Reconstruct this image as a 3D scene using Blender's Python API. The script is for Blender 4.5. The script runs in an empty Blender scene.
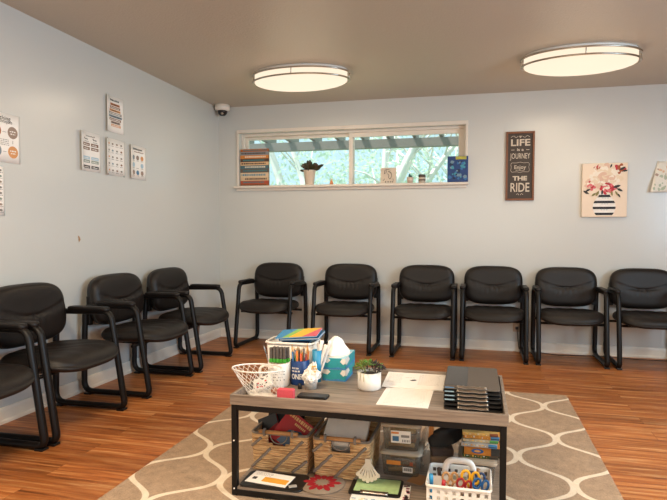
import bpy, bmesh, math, random
from math import sin, cos, pi, radians, sqrt, atan2
from mathutils import Vector, Matrix, noise as mnoise

random.seed(7)
S = bpy.context.scene
COL = S.collection

# ------------------------------------------------------------------ camera
cd = bpy.data.cameras.new('camera'); cam = bpy.data.objects.new('camera', cd); COL.objects.link(cam)
cd.sensor_width = 36.0; cd.lens = 36.0 * 539.17 / 667.0; cd.shift_x = -.02904; cd.shift_y = .00884; cd.clip_start = 0.05; cd.clip_end = 200
YAW, PIT, ROL = .2267, -.0423, .0033
fw = Vector((-sin(YAW) * cos(PIT), cos(YAW) * cos(PIT), sin(PIT)))
rt = Vector((cos(YAW), sin(YAW), 0)); up = rt.cross(fw)
r2 = rt * cos(ROL) + up * sin(ROL); u2 = up * cos(ROL) - rt * sin(ROL)
cam.matrix_world = Matrix(((r2.x, u2.x, -fw.x, 2.6892), (r2.y, u2.y, -fw.y, -5.3085), (r2.z, u2.z, -fw.z, 1.1171), (0, 0, 0, 1)))
S.camera = cam

# ------------------------------------------------------------------ world, sun, daylight, exposure
EXPOSURE = 0.30
SKY_STRENGTH = .92
SUN_STRENGTH = 5.5
DAYLIGHT_W = 118.0
REAR_FILL_W = 34.0        # warm fill from behind the camera, added to light the table front
FIXTURE_W = 9.5         # light thrown down by each oval ceiling fixture
CEILING_FILL_W = 46.0    # added overhead fill for the near half of the room
W = bpy.data.worlds.new('sky'); S.world = W; W.use_nodes = True
bgn = W.node_tree.nodes['Background']; bgn.inputs[0].default_value = (.62, .90, .98, 1); bgn.inputs[1].default_value = SKY_STRENGTH
S.view_settings.view_transform = 'Standard'; S.view_settings.look = 'None'
S.view_settings.exposure = EXPOSURE; S.view_settings.gamma = 1.0; S.view_settings.use_curve_mapping = False
S.cycles.use_denoising = True
S.cycles.max_bounces = 8; S.cycles.diffuse_bounces = 5; S.cycles.transparent_max_bounces = 24
S.cycles.sample_clamp_indirect = 4.0; S.cycles.caustics_reflective = False; S.cycles.caustics_refractive = False

def lamp(name, kind, loc, energy, color, size=None, size_y=None, aim=None, shape='RECTANGLE', spread=None):
    l = bpy.data.lights.new(name, kind); l.energy = energy; l.color = color
    if kind == 'AREA':
        l.shape = shape; l.size = size; l.size_y = size_y or size
        if spread: l.spread = spread
    o = bpy.data.objects.new(name, l); COL.objects.link(o); o.location = loc
    if aim is not None: o.rotation_euler = Vector(aim).to_track_quat('-Z', 'Y').to_euler()
    return o
sun = lamp('sun', 'SUN', (0, -4, 10), SUN_STRENGTH, (1, .95, .86), aim=(.45, .22, -1.0)); sun.data.angle = radians(2)
WARM = (1, .81, .57)
lamp('daylight', 'AREA', (5.98, -4.0, 1.55), DAYLIGHT_W, (.50, .75, 1), 2.3, 1.25, aim=(-1, 0, 0))
lamp('rear_fill', 'AREA', (2.7, -7.56, 1.5), REAR_FILL_W, (1, .90, .78), 2.9, 1.3, aim=(0, 1, 0))  # unseen fill light, added to brighten fronts and the table shelf
for x in (1.5, 4.5):
    lamp('near_ceiling_fill', 'AREA', (x, -4.2, 2.40), CEILING_FILL_W, WARM, .8, .5, aim=(0, 0, -1), shape='ELLIPSE')  # bare area lights added as fill, no fixtures hang here

# ------------------------------------------------------------------ materials
def lin(c):
    if isinstance(c, str): c = [int(c[i:i + 2], 16) / 255 for i in (0, 2, 4)]
    return tuple((v / 12.92 if v <= .04045 else ((v + .055) / 1.055) ** 2.4) for v in c) + (1,)
class NT:
    def __init__(s, name):
        s.m = bpy.data.materials.new(name); s.m.use_nodes = True; s.t = s.m.node_tree; s.n = s.t.nodes
        s.b = s.n['Principled BSDF']; s.out = s.n['Material Output']
    def node(s, typ, **kw):
        n = s.n.new(typ)
        for k, v in kw.items():
            if k.startswith('i_'): n.inputs[k[2:].replace('_', ' ')].default_value = v
            else: setattr(n, k, v)
        return n
    def link(s, a, b): s.t.links.new(a, b)
    def math(s, op, a, b=None, c=None):
        n = s.n.new('ShaderNodeMath'); n.operation = op
        for i, v in enumerate((a, b, c)):
            if v is None: continue
            if isinstance(v, (int, float)): n.inputs[i].default_value = v
            else: s.link(v, n.inputs[i])
        return n.outputs[0]
    def mix(s, f, a, b, blend='MIX'):
        n = s.n.new('ShaderNodeMix'); n.data_type = 'RGBA'; n.blend_type = blend
        for i, v in ((0, f), (6, a), (7, b)):
            if isinstance(v, (int, float)): n.inputs[i].default_value = v
            elif isinstance(v, tuple): n.inputs[i].default_value = v
            else: s.link(v, n.inputs[i])
        return n.outputs[2]
    def bump(s, h, strength=.3, dist=.01):
        n = s.n.new('ShaderNodeBump'); n.inputs['Strength'].default_value = strength; n.inputs['Distance'].default_value = dist
        s.link(h, n.inputs['Height']); s.link(n.outputs[0], s.b.inputs['Normal'])
MATS = {}
def mat(name, c, rough=.5, metal=0, var=.08, scale=30, bump=0, bscale=60, spec=.5, dist=.004, emit=None, estr=0, coat=0):
    """plain surface with a little procedural colour variation and optional fine bump"""
    if name in MATS: return MATS[name]
    k = NT(name); base = lin(c)
    tc = k.node('ShaderNodeTexCoord'); ns = k.node('ShaderNodeTexNoise', i_Scale=scale, i_Detail=3.0)
    k.link(tc.outputs['Object'], ns.inputs['Vector'])
    dark = tuple(v * (1 - var) for v in base[:3]) + (1,); lite = tuple(min(1, v * (1 + var)) for v in base[:3]) + (1,)
    k.link(k.mix(ns.outputs[0], dark, lite), k.b.inputs['Base Color'])
    k.b.inputs['Roughness'].default_value = rough; k.b.inputs['Metallic'].default_value = metal
    k.b.inputs['Specular IOR Level'].default_value = spec
    if coat: k.b.inputs['Coat Weight'].default_value = coat; k.b.inputs['Coat Roughness'].default_value = .12
    if bump:
        n2 = k.node('ShaderNodeTexNoise', i_Scale=bscale, i_Detail=4.0); k.link(tc.outputs['Object'], n2.inputs['Vector'])
        k.bump(n2.outputs[0], bump, dist)
    if emit: k.b.inputs['Emission Color'].default_value = emit; k.b.inputs['Emission Strength'].default_value = estr
    MATS[name] = k.m
    return k.m
def clear(name, tint, alpha, rough=.1):
    """thin clear plastic or glass: part see-through, part glossy"""
    if name in MATS: return MATS[name]
    k = NT(name); k.b.inputs['Base Color'].default_value = lin(tint); k.b.inputs['Roughness'].default_value = rough
    tr = k.node('ShaderNodeBsdfTransparent'); tr.inputs[0].default_value = (.96, .97, .97, 1)
    fr = k.node('ShaderNodeFresnel'); fr.inputs[0].default_value = 1.4
    f = k.math('MINIMUM', k.math('ADD', k.math('MULTIPLY', fr.outputs[0], .35), alpha), 1.0)
    mx = k.node('ShaderNodeMixShader'); k.link(f, mx.inputs[0]); k.link(tr.outputs[0], mx.inputs[1]); k.link(k.b.outputs[0], mx.inputs[2])
    k.link(mx.outputs[0], k.out.inputs[0]); MATS[name] = k.m
    return k.m

def wood_floor():
    k = NT('oak_plank_floor'); tc = k.node('ShaderNodeTexCoord'); P = tc.outputs['Object']
    br = k.node('ShaderNodeTexBrick'); br.offset = .37; br.offset_frequency = 2; br.squash = 1
    for a, v in (('Scale', 1.0), ('Mortar Size', .0012), ('Brick Width', 1.22), ('Row Height', .125), ('Bias', 0.0), ('Mortar Smooth', .4)): br.inputs[a].default_value = v
    br.inputs['Color1'].default_value = (0, 0, 0, 1); br.inputs['Color2'].default_value = (1, 1, 1, 1); br.inputs['Mortar'].default_value = (.5, .5, .5, 1)
    k.link(P, br.inputs['Vector'])
    mp = k.node('ShaderNodeMapping'); mp.inputs['Scale'].default_value = (1.3, 26, 1); k.link(P, mp.inputs[0])
    off = k.node('ShaderNodeVectorMath', operation='ADD'); k.link(mp.outputs[0], off.inputs[0])
    sc = k.node('ShaderNodeVectorMath', operation='SCALE'); sc.inputs[3].default_value = 7.3; k.link(br.outputs[0], sc.inputs[0]); k.link(sc.outputs[0], off.inputs[1])
    n1 = k.node('ShaderNodeTexNoise', i_Scale=1.6, i_Detail=7.0, i_Roughness=.62, i_Distortion=.5); k.link(off.outputs[0], n1.inputs['Vector'])
    mp2 = k.node('ShaderNodeMapping'); mp2.inputs['Scale'].default_value = (1.6, 7, 1); k.link(P, mp2.inputs[0])
    n2 = k.node('ShaderNodeTexNoise', i_Scale=1.2, i_Detail=3.0, i_Distortion=1.2); k.link(mp2.outputs[0], n2.inputs['Vector'])
    r = k.node('ShaderNodeValToRGB'); cr = r.color_ramp
    cr.elements[0].position = .28; cr.elements[0].color = lin('683a1c'); cr.elements[1].position = .72; cr.elements[1].color = lin('d9a876')
    e = cr.elements.new(.47); e.color = lin('ab622e'); e = cr.elements.new(.58); e.color = lin('be7c46')
    k.link(n1.outputs[0], r.inputs[0])
    tone = k.node('ShaderNodeMapRange'); tone.inputs[1].default_value = 0; tone.inputs[2].default_value = 1; tone.inputs[3].default_value = .80; tone.inputs[4].default_value = 1.14
    k.link(br.outputs[0], tone.inputs[0])
    tone2 = k.node('ShaderNodeMapRange'); tone2.inputs[1].default_value = .3; tone2.inputs[2].default_value = .7; tone2.inputs[3].default_value = .84; tone2.inputs[4].default_value = 1.1
    k.link(n2.outputs[0], tone2.inputs[0])
    tt = k.math('MULTIPLY', tone.outputs[0], tone2.outputs[0])
    mu = k.node('ShaderNodeVectorMath', operation='SCALE'); k.link(r.outputs[0], mu.inputs[0]); k.link(tt, mu.inputs[3])
    col = k.mix(k.math('MULTIPLY', br.outputs['Fac'], .6), mu.outputs[0], lin('4a240e'))
    k.link(col, k.b.inputs['Base Color']); k.b.inputs['Roughness'].default_value = .42; k.b.inputs['Specular IOR Level'].default_value = .4
    k.bump(n1.outputs[0], .12, .003)
    return k.m
def rug_material():
    k = NT('trellis_rug'); tc = k.node('ShaderNodeTexCoord'); sp = k.node('ShaderNodeSeparateXYZ'); k.link(tc.outputs['Object'], sp.inputs[0])
    wob = k.node('ShaderNodeTexNoise', i_Scale=14.0); k.link(tc.outputs['Object'], wob.inputs['Vector'])
    wv = k.math('MULTIPLY', k.math('SUBTRACT', wob.outputs[0], .5), .03)
    u = k.math('PINGPONG', k.math('ADD', k.math('DIVIDE', k.math('SUBTRACT', sp.outputs[0], 3.119), .2195), 40.0), 1.0)
    v = k.math('MULTIPLY', k.math('ADD', sp.outputs[1], 1.697), 2 * pi / .5675)
    cv = k.math('COSINE', v); cv = k.math('MULTIPLY', cv, k.math('SUBTRACT', 1.32, k.math('MULTIPLY', k.math('MULTIPLY', cv, cv), .32)))
    curve = k.math('SUBTRACT', .5, k.math('MULTIPLY', cv, .465))
    d = k.math('MULTIPLY', k.math('ABSOLUTE', k.math('ADD', k.math('SUBTRACT', u, curve), wv)), .22)
    sl = k.math('MULTIPLY', k.math('SINE', v), .5 * .22 * 2 * pi / .5675)
    d = k.math('DIVIDE', d, k.math('SQRT', k.math('ADD', 1.0, k.math('MULTIPLY', sl, sl))))
    line = k.node('ShaderNodeMapRange'); line.inputs[1].default_value = .0105; line.inputs[2].default_value = .0145; line.inputs[3].default_value = 1; line.inputs[4].default_value = 0
    k.link(d, line.inputs[0])
    n = k.node('ShaderNodeTexNoise', i_Scale=170.0, i_Detail=4.0); k.link(tc.outputs['Object'], n.inputs['Vector'])
    n3 = k.node('ShaderNodeTexNoise', i_Scale=22.0, i_Detail=4.0); k.link(tc.outputs['Object'], n3.inputs['Vector'])
    f = k.math('ADD', k.math('MULTIPLY', n.outputs[0], .7), k.math('MULTIPLY', n3.outputs[0], .5))
    fr = k.node('ShaderNodeMapRange'); fr.inputs[1].default_value = .4; fr.inputs[2].default_value = .8; k.link(f, fr.inputs[0])
    ground = k.mix(fr.outputs[0], lin('96806a'), lin('bd9f83'))
    cream = k.mix(fr.outputs[0], lin('e0cbb0'), lin('f0dfc8'))
    k.link(k.mix(line.outputs[0], ground, cream), k.b.inputs['Base Color'])
    k.b.inputs['Roughness'].default_value = .95; k.b.inputs['Specular IOR Level'].default_value = .1
    k.bump(n.outputs[0], .6, .006)
    return k.m
def wall_material(name, c, rough, bstr, bscale, coat=0):
    k = NT(name); tc = k.node('ShaderNodeTexCoord')
    n = k.node('ShaderNodeTexNoise', i_Scale=bscale, i_Detail=5.0, i_Roughness=.6); k.link(tc.outputs['Object'], n.inputs['Vector'])
    n2 = k.node('ShaderNodeTexNoise', i_Scale=1.3, i_Detail=2.0); k.link(tc.outputs['Object'], n2.inputs['Vector'])
    b = lin(c); k.link(k.mix(n2.outputs[0], tuple(v * .97 for v in b[:3]) + (1,), tuple(min(1, v * 1.03) for v in b[:3]) + (1,)), k.b.inputs['Base Color'])
    k.b.inputs['Roughness'].default_value = rough; k.bump(n.outputs[0], bstr, .006)
    k.b.inputs['Coat Weight'].default_value = coat; k.b.inputs['Coat IOR'].default_value = 1.75; k.b.inputs['Coat Roughness'].default_value = .24
    return k.m
def table_wood():
    k = NT('weathered_grey_wood'); tc = k.node('ShaderNodeTexCoord')
    mp = k.node('ShaderNodeMapping'); mp.inputs['Scale'].default_value = (3, 55, 55); k.link(tc.outputs['Object'], mp.inputs[0])
    n = k.node('ShaderNodeTexNoise', i_Scale=1.5, i_Detail=6.0, i_Roughness=.6); k.link(mp.outputs[0], n.inputs['Vector'])
    r = k.node('ShaderNodeValToRGB'); r.color_ramp.elements[0].position = .3; r.color_ramp.elements[0].color = lin('66564a')
    r.color_ramp.elements[1].position = .7; r.color_ramp.elements[1].color = lin('a3907e'); k.link(n.outputs[0], r.inputs[0])
    k.link(r.outputs[0], k.b.inputs['Base Color']); k.b.inputs['Roughness'].default_value = .42; k.bump(n.outputs[0], .1, .002)
    return k.m
def straw():
    k = NT('seagrass_straw'); tc = k.node('ShaderNodeTexCoord')
    mp = k.node('ShaderNodeMapping'); mp.inputs['Scale'].default_value = (14, 14, 160); k.link(tc.outputs['Object'], mp.inputs[0])
    n = k.node('ShaderNodeTexNoise', i_Scale=1.2, i_Detail=4.0); k.link(mp.outputs[0], n.inputs['Vector'])
    r = k.node('ShaderNodeValToRGB'); r.color_ramp.elements[0].position = .3; r.color_ramp.elements[0].color = lin('9a6a3c')
    r.color_ramp.elements[1].position = .68; r.color_ramp.elements[1].color = lin('f0c890'); k.link(n.outputs[0], r.inputs[0])
    k.link(r.outputs[0], k.b.inputs['Base Color']); k.b.inputs['Roughness'].default_value = .7; k.bump(n.outputs[0], .4, .003)
    return k.m

M_FLOOR = wood_floor(); M_RUG = rug_material(); M_TWOOD = table_wood(); M_STRAW = straw()
M_WALL = wall_material('cool_white_wall_paint', 'cdcdc8', .34, .12, 60, .5)
M_CEIL = wall_material('textured_ceiling_paint', 'bfb4a4', .45, .35, 70)
M_TRIM = mat('cream_trim_paint', 'e6dccf', .35, var=.03)
M_LEATHER = mat('black_leather', '160f0b', .5, spec=.4, var=.2, bump=.25, bscale=120, dist=.002)
M_FRAME = mat('black_painted_steel', '0e0907', .45, spec=.3, var=.1)
M_ARM = mat('black_armrest_plastic', '120c0a', .5, spec=.35, var=.1, bump=.15, bscale=200)
M_BLACKMETAL = mat('black_table_steel', '0d0908', .45, spec=.3, var=.1)
M_WHITE = mat('white_plastic', 'f0e8dd', .4, var=.03)
M_PAPER = mat('white_paper', 'f3ebe1', .6, var=.02)
M_INK = mat('dark_ink', '2a2522', .6)
M_GREYINK = mat('grey_ink', '8d857c', .6)
M_SILVER = mat('brushed_nickel', 'b7aa9c', .28, metal=1, var=.05)
M_BLACK = mat('black_plastic', '12100f', .4)

# ------------------------------------------------------------------ mesh building
class MB:
    """collects shapes (with a material index each) and links them as ONE mesh object"""
    def __init__(s): s.v = []; s.f = []; s.mi = []; s.sm = []; s.M = Matrix.Identity(4)
    def add(s, vs, fs, mi=0, smooth=True):
        o = len(s.v); s.v += [s.M @ Vector(p) for p in vs]
        for f in fs: s.f.append([i + o for i in f]); s.mi.append(mi); s.sm.append(smooth)
        return s
    def box(s, c, d, mi=0, rot=None):
        x, y, z = [q / 2 for q in d]
        vs = [Vector((a * x, b * y, e * z)) for a in (-1, 1) for b in (-1, 1) for e in (-1, 1)]
        if rot is not None: vs = [rot @ p for p in vs]
        vs = [p + Vector(c) for p in vs]
        return s.add(vs, [(0, 1, 3, 2), (4, 6, 7, 5), (0, 4, 5, 1), (2, 3, 7, 6), (0, 2, 6, 4), (1, 5, 7, 3)], mi, False)
    def span(s, a, b, mi=0): return s.box([(a[i] + b[i]) / 2 for i in range(3)], [abs(b[i] - a[i]) for i in range(3)], mi)
    def tube(s, pts, r, seg=8, closed=False, mi=0, r2=None, bn=None, cap=True):
        pts = [Vector(p) for p in pts]; n = len(pts); rr = r if isinstance(r, (list, tuple)) else [r] * n
        T = []
        for i in range(n):
            a = pts[(i - 1) % n] if (closed or i) else pts[0]; b = pts[(i + 1) % n] if (closed or i < n - 1) else pts[-1]
            T.append((b - a).normalized())
        ref = Vector(bn) if bn is not None else (Vector((0, 0, 1)) if abs(T[0].z) < .9 else Vector((1, 0, 0)))
        vs = []; prev = None
        for i in range(n):
            if bn is not None: B = ref - T[i] * ref.dot(T[i])
            else:
                B = (prev if prev else ref); B = B - T[i] * B.dot(T[i])
            B.normalize(); prev = B; N = T[i].cross(B)
            q = (r2 if r2 is not None else rr[i])
            for j in range(seg):
                a = 2 * pi * j / seg; vs.append(pts[i] + B * cos(a) * rr[i] + N * sin(a) * q)
        fs = []
        for i in range(n if closed else n - 1):
            for j in range(seg):
                a = i * seg + j; b = i * seg + (j + 1) % seg; c = ((i + 1) % n) * seg + (j + 1) % seg; d = ((i + 1) % n) * seg + j
                fs.append((a, b, c, d))
        s.add(vs, fs, mi, True)
        if cap and not closed:
            o = len(s.v) - n * seg
            s.f.append([o + j for j in range(seg)][::-1]); s.mi.append(mi); s.sm.append(False)
            s.f.append([o + (n - 1) * seg + j for j in range(seg)]); s.mi.append(mi); s.sm.append(False)
        return s
    def lathe(s, prof, c=(0, 0, 0), seg=28, mi=0, sx=1, sy=1, smooth=True):
        vs = []; fs = []; n = len(prof)
        for r, z in prof:
            for j in range(seg):
                a = 2 * pi * j / seg; vs.append((c[0] + r * cos(a) * sx, c[1] + r * sin(a) * sy, c[2] + z))
        for i in range(n - 1):
            for j in range(seg): fs.append((i * seg + j, i * seg + (j + 1) % seg, (i + 1) * seg + (j + 1) % seg, (i + 1) * seg + j))
        if prof[0][0] > 1e-5: fs.append(tuple(range(seg))[::-1])
        if prof[-1][0] > 1e-5: fs.append(tuple((n - 1) * seg + j for j in range(seg)))
        return s.add(vs, fs, mi, smooth)
    def prism(s, poly, z0, z1, mi=0, ax=2):
        """polygon in the plane of the two other axes, pushed along axis ax"""
        n = len(poly)
        def P(p, z): return ((p[0], p[1], z), (z, p[0], p[1]), (p[0], z, p[1]))[(0 if ax == 2 else 1 if ax == 0 else 2)]
        vs = [P(p, z0) for p in poly] + [P(p, z1) for p in poly]
        fs = [tuple(range(n))[::-1], tuple(range(n, 2 * n))] + [(i, (i + 1) % n, n + (i + 1) % n, n + i) for i in range(n)]
        return s.add(vs, fs, mi, False)
    def sphere(s, c, r, mi=0, seg=12, rings=8):
        rx, ry, rz = r if isinstance(r, (tuple, list)) else (r, r, r)
        return s.lathe([(max(1e-6, sin(pi * i / rings)), -cos(pi * i / rings) * rz) for i in range(rings + 1)], c, seg, mi, rx, ry)
    def grid(s, fn, nu, nv, mi=0, smooth=True, thick=None):
        vs = [fn(i / nu, j / nv) for j in range(nv + 1) for i in range(nu + 1)]
        fs = [(j * (nu + 1) + i, j * (nu + 1) + i + 1, (j + 1) * (nu + 1) + i + 1, (j + 1) * (nu + 1) + i) for j in range(nv) for i in range(nu)]
        return s.add(vs, fs, mi, smooth)
    def build(s, name, mats, parent=None, bevel=0, loc=None, sub=0, solid=0, fixn=True):
        me = bpy.data.meshes.new(name); me.from_pydata([tuple(p) for p in s.v], [], s.f)
        for m in (mats if isinstance(mats, (list, tuple)) else [mats]): me.materials.append(m)
        me.polygons.foreach_set('material_index', s.mi); me.polygons.foreach_set('use_smooth', s.sm)
        if fixn:
            bm = bmesh.new(); bm.from_mesh(me); bmesh.ops.recalc_face_normals(bm, faces=bm.faces); bm.to_mesh(me); bm.free()
        me.update()
        o = bpy.data.objects.new(name, me); COL.objects.link(o)
        if parent is not None: o.parent = parent
        if loc: o.location = loc
        if solid: d = o.modifiers.new('thickness', 'SOLIDIFY'); d.thickness = solid; d.offset = 0
        if bevel:
            b = o.modifiers.new('bevel', 'BEVEL'); b.width = bevel; b.segments = 2; b.limit_method = 'ANGLE'; b.angle_limit = radians(40)
        if sub: q = o.modifiers.new('smooth', 'SUBSURF'); q.levels = sub; q.render_levels = sub
        return o
def tag(o, label=None, cat=None, group=None, kind=None):
    if label: o['label'] = label
    if cat: o['category'] = cat
    if group: o['group'] = group
    if kind: o['kind'] = kind
    return o
KX, KY = 1.005, .933
def thing(name, label, cat, loc=(0, 0, 0), rz=0, group=None):
    if loc[1] < .3: loc = (loc[0] * KX, loc[1] * KY, loc[2])
    o = bpy.data.objects.new(name, None); COL.objects.link(o); o.location = loc; o.rotation_euler = (0, 0, rz); o.empty_display_size = .1
    return tag(o, label, cat, group)
def struct(o): o['kind'] = 'structure'; return o
def copy_tree(o, parent=None):
    c = o.copy(); COL.objects.link(c); c.parent = parent
    for ch in [q for q in bpy.data.objects if q.parent == o]: copy_tree(ch, c)
    return c
def fillet(pts, r, n=5, closed=False):
    pts = [Vector(p) for p in pts]; out = []; m = len(pts)
    for i, p in enumerate(pts):
        if not closed and i in (0, m - 1): out.append(p); continue
        a = pts[(i - 1) % m]; b = pts[(i + 1) % m]; q = r[i] if isinstance(r, (list, tuple)) else r
        d1 = (a - p); d2 = (b - p); q = min(q, d1.length * .49, d2.length * .49)
        p1 = p + d1.normalized() * q; p2 = p + d2.normalized() * q
        for k in range(n + 1):
            t = k / n; out.append(p1 * (1 - t) ** 2 + p * 2 * t * (1 - t) + p2 * t * t)
    return out
def rrect(x0, y0, x1, y1, r, n=5):
    out = []
    for cx, cy, a in ((x1 - r, y1 - r, 0), (x0 + r, y1 - r, 90), (x0 + r, y0 + r, 180), (x1 - r, y0 + r, 270)):
        for k in range(n + 1): t = radians(a + 90 * k / n); out.append((cx + r * cos(t), cy + r * sin(t)))
    return out
def text_mesh(body, size, width=None, bold=0, extrude=.0006):
    """vertices and faces of a line of lettering, centred on x, base at y = 0"""
    cu = bpy.data.curves.new('lettering', 'FONT'); cu.body = body; cu.size = size; cu.align_x = 'CENTER'; cu.extrude = extrude; cu.offset = bold; cu.resolution_u = 3
    o = bpy.data.objects.new('lettering', cu); COL.objects.link(o); dg = bpy.context.evaluated_depsgraph_get(); dg.update()
    me = bpy.data.meshes.new_from_object(o.evaluated_get(dg)); vs = [v.co.copy() for v in me.vertices]; fs = [tuple(p.vertices) for p in me.polygons]
    bpy.data.objects.remove(o); bpy.data.curves.remove(cu); bpy.data.meshes.remove(me)
    if width and vs:
        w = max(v.x for v in vs) - min(v.x for v in vs); k = width / w
        for v in vs: v.x *= k
    return vs, fs
def add_text(mb, body, size, place, width=None, bold=0, mi=0):
    vs, fs = text_mesh(body, size, width, bold)
    if vs: mb.add([place(v.x, v.y, v.z) for v in vs], fs, mi, False)

# ================================================================== THE SETTING
H = 2.44; XR = 5.85; YR = -7.4; TH = .15
struct(MB().span((-TH, YR - TH, -.1), (XR + TH, TH, 0)).build('floor', M_FLOOR))
struct(MB().span((-TH, YR - TH, H), (XR + TH, TH, H + .15)).build('ceiling', M_CEIL))
struct(MB().span((-TH, YR - TH, 0), (0, TH, H)).build('wall_left', M_WALL))
OX0, OX1, OZ0, OZ1 = .233, 2.567, 1.607, 2.160
w = MB(); w.span((0, 0, 0), (XR, TH, OZ0)); w.span((0, 0, OZ1), (XR, TH, H)); w.span((0, 0, OZ0), (OX0, TH, OZ1)); w.span((OX1, 0, OZ0), (XR, TH, OZ1))
struct(w.build('wall_back', M_WALL))
w = MB(); RY0, RY1, RZ0, RZ1 = -5.2, -2.8, .9, 2.2
w.span((XR, YR, 0), (XR + TH, 0, RZ0)); w.span((XR, YR, RZ1), (XR + TH, 0, H)); w.span((XR, YR, RZ0), (XR + TH, RY0, RZ1)); w.span((XR, RY1, RZ0), (XR + TH, 0, RZ1))
struct(w.build('wall_right', M_WALL))
w = MB(); w.span((0, YR - TH, 0), (XR, YR, .8)); w.span((0, YR - TH, 2.2), (XR, YR, H)); w.span((0, YR - TH, .8), (1.2, YR, 2.2)); w.span((4.2, YR - TH, .8), (XR, YR, 2.2))
struct(w.build('wall_rear', M_WALL))
prof = [(0, 0), (.018, 0), (.018, .014), (.012, .024), (.012, .074), (.009, .086), (.004, .092), (0, .094)]
struct(MB().prism([(-a, b) for a, b in prof], .012, XR, ax=0).build('baseboard_back', M_TRIM))
struct(MB().prism([(a, b) for a, b in prof], YR, 0, ax=1).build('baseboard_left', M_TRIM))

# back window: casing, deep reveal lining, sliding sashes, panes, stool
win = struct(MB().span((OX0 - .024, -.016, OZ1), (1.372, .004, OZ1 + .034)).span((1.372, -.022, OZ1 - .004), (OX1 + .024, .004, OZ1 + .034))
             .span((OX0 - .024, -.016, OZ0), (OX0, .004, OZ1)).span((OX1, -.016, OZ0), (OX1 + .024, .004, OZ1)).build('window_1', M_TRIM, bevel=.003))
sash = MB()
def ring(mb, x0, x1, z0, z1, wd, y0, y1, mi=0, low=.012):
    mb.span((x0, y0, z0), (x0 + wd, y1, z1), mi); mb.span((x1 - wd, y0, z0), (x1, y1, z1), mi)
    mb.span((x0 + wd, y0, z1 - wd), (x1 - wd, y1, z1), mi); mb.span((x0 + wd, y0, z0), (x1 - wd, y1, z0 + low), mi)
ring(sash, OX0, OX1, OZ0 - .02, OZ1, .026, .06, .148)
sash.build('window_frame', M_TRIM, win, bevel=.003)
s1 = MB(); ring(s1, OX0 + .026, 1.45, OZ0 + .001, OZ1 - .026, .03, .112, .138); a = s1.build('sash', M_TRIM, win, bevel=.003)
MB().span((OX0 + .05, .124, OZ0 + .008), (1.425, .127, OZ1 - .05)).build('pane', clear('window_glass', 'e8f4f4', .015, .02), a)
s2 = MB(); ring(s2, 1.40, OX1 - .026, OZ0 + .001, OZ1 - .026, .042, .082, .11); b = s2.build('sash', M_TRIM, win, bevel=.003)
MB().span((1.43, .095, OZ0 + .008), (OX1 - .06, .098, OZ1 - .06)).build('pane', MATS['window_glass'], b)
MB().span((.188, -.055, OZ0 - .026), (2.600, .07, OZ0)).build('window_sill', M_TRIM, win, bevel=.006)
MB().span((.205, -.02, OZ0 - .052), (2.583, 0, OZ0 - .026)).build('sill_apron', M_TRIM, win, bevel=.004)
# window in the right hand wall, out of the picture, that lets the daylight in
win2 = MB(); 
for y0, y1 in ((RY0, RY0 + .05), (RY1 - .05, RY1), (-4.025, -3.975)): win2.span((XR + .03, y0, RZ0), (XR + .1, y1, RZ1))
win2.span((XR + .03, RY0, RZ0), (XR + .1, RY1, RZ0 + .05)); win2.span((XR + .03, RY0, RZ1 - .05), (XR + .1, RY1, RZ1))
struct(win2.build('window_2', M_TRIM))
added_win = MB()
for x in (1.2, 2.17, 3.15, 4.15): added_win.span((x, YR - .10, .8), (x + .05, YR - .03, 2.2))
added_win.span((1.2, YR - .10, .8), (4.2, YR - .03, .85)); added_win.span((1.2, YR - .10, 2.15), (4.2, YR - .03, 2.2))
struct(added_win.build('added_rear_window', M_TRIM))  # unseen window frame, added around the opening for the rear fill light

# ------------------------------------------------------------------ outside the back window
struct(MB().span((-30, .4, -.3), (30, 60, -.15)).build('ground', mat('lawn', '7d9070', .9, var=.3, scale=3)))
M_EAVE = mat('grey_painted_timber', '958f88', .7, var=.08)
eave = thing('patio_cover', 'grey timber patio cover with sloping rafters outside the window', 'patio cover', (1, 2, 0))
def P0(o): return Vector(o.location)
e = MB(); e.M = Matrix.Translation(-P0(eave)); e.span((-2.6, 1.95, 2.275), (5.2, 2.05, 2.39)); e.build('beam', M_EAVE, eave)
for k in range(21):
    e = MB(); e.M = Matrix.Translation(-P0(eave)); x = -2.4 + .354 * k
    e.prism([(.16, 2.53), (2.35, 2.385), (2.35, 2.51), (.16, 2.65)], x - .022, x + .022, ax=0); e.build('rafter', M_EAVE, eave)
for x in (-2.4, 5.0):
    e = MB(); e.M = Matrix.Translation(-P0(eave)); e.span((x - .05, 1.95, -.15), (x + .05, 2.05, 2.275)); e.build('post', M_EAVE, eave)
M_BARK = mat('pale_bark', 'f4efe8', .8, var=.08, scale=8, bump=.4, bscale=20)
def leaf_mat(name, c):
    k = NT(name); b = lin(c); tc = k.node('ShaderNodeTexCoord'); n = k.node('ShaderNodeTexNoise', i_Scale=3.0); k.link(tc.outputs['Object'], n.inputs[0])
    col = k.mix(n.outputs[0], tuple(v * .85 for v in b[:3]) + (1,), b); k.link(col, k.b.inputs['Base Color']); k.b.inputs['Roughness'].default_value = .6
    t = k.node('ShaderNodeBsdfTranslucent'); k.link(col, t.inputs[0]); m = k.node('ShaderNodeMixShader'); m.inputs[0].default_value = .5
    k.link(k.b.outputs[0], m.inputs[1]); k.link(t.outputs[0], m.inputs[2]); k.link(m.outputs[0], k.out.inputs[0]); return k.m
M_LEAF = [leaf_mat('mint_leaves', 'ddf2e0'), leaf_mat('pale_green_leaves', 'deefdc'), leaf_mat('blue_green_leaves', 'c4e6e6')]
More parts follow.
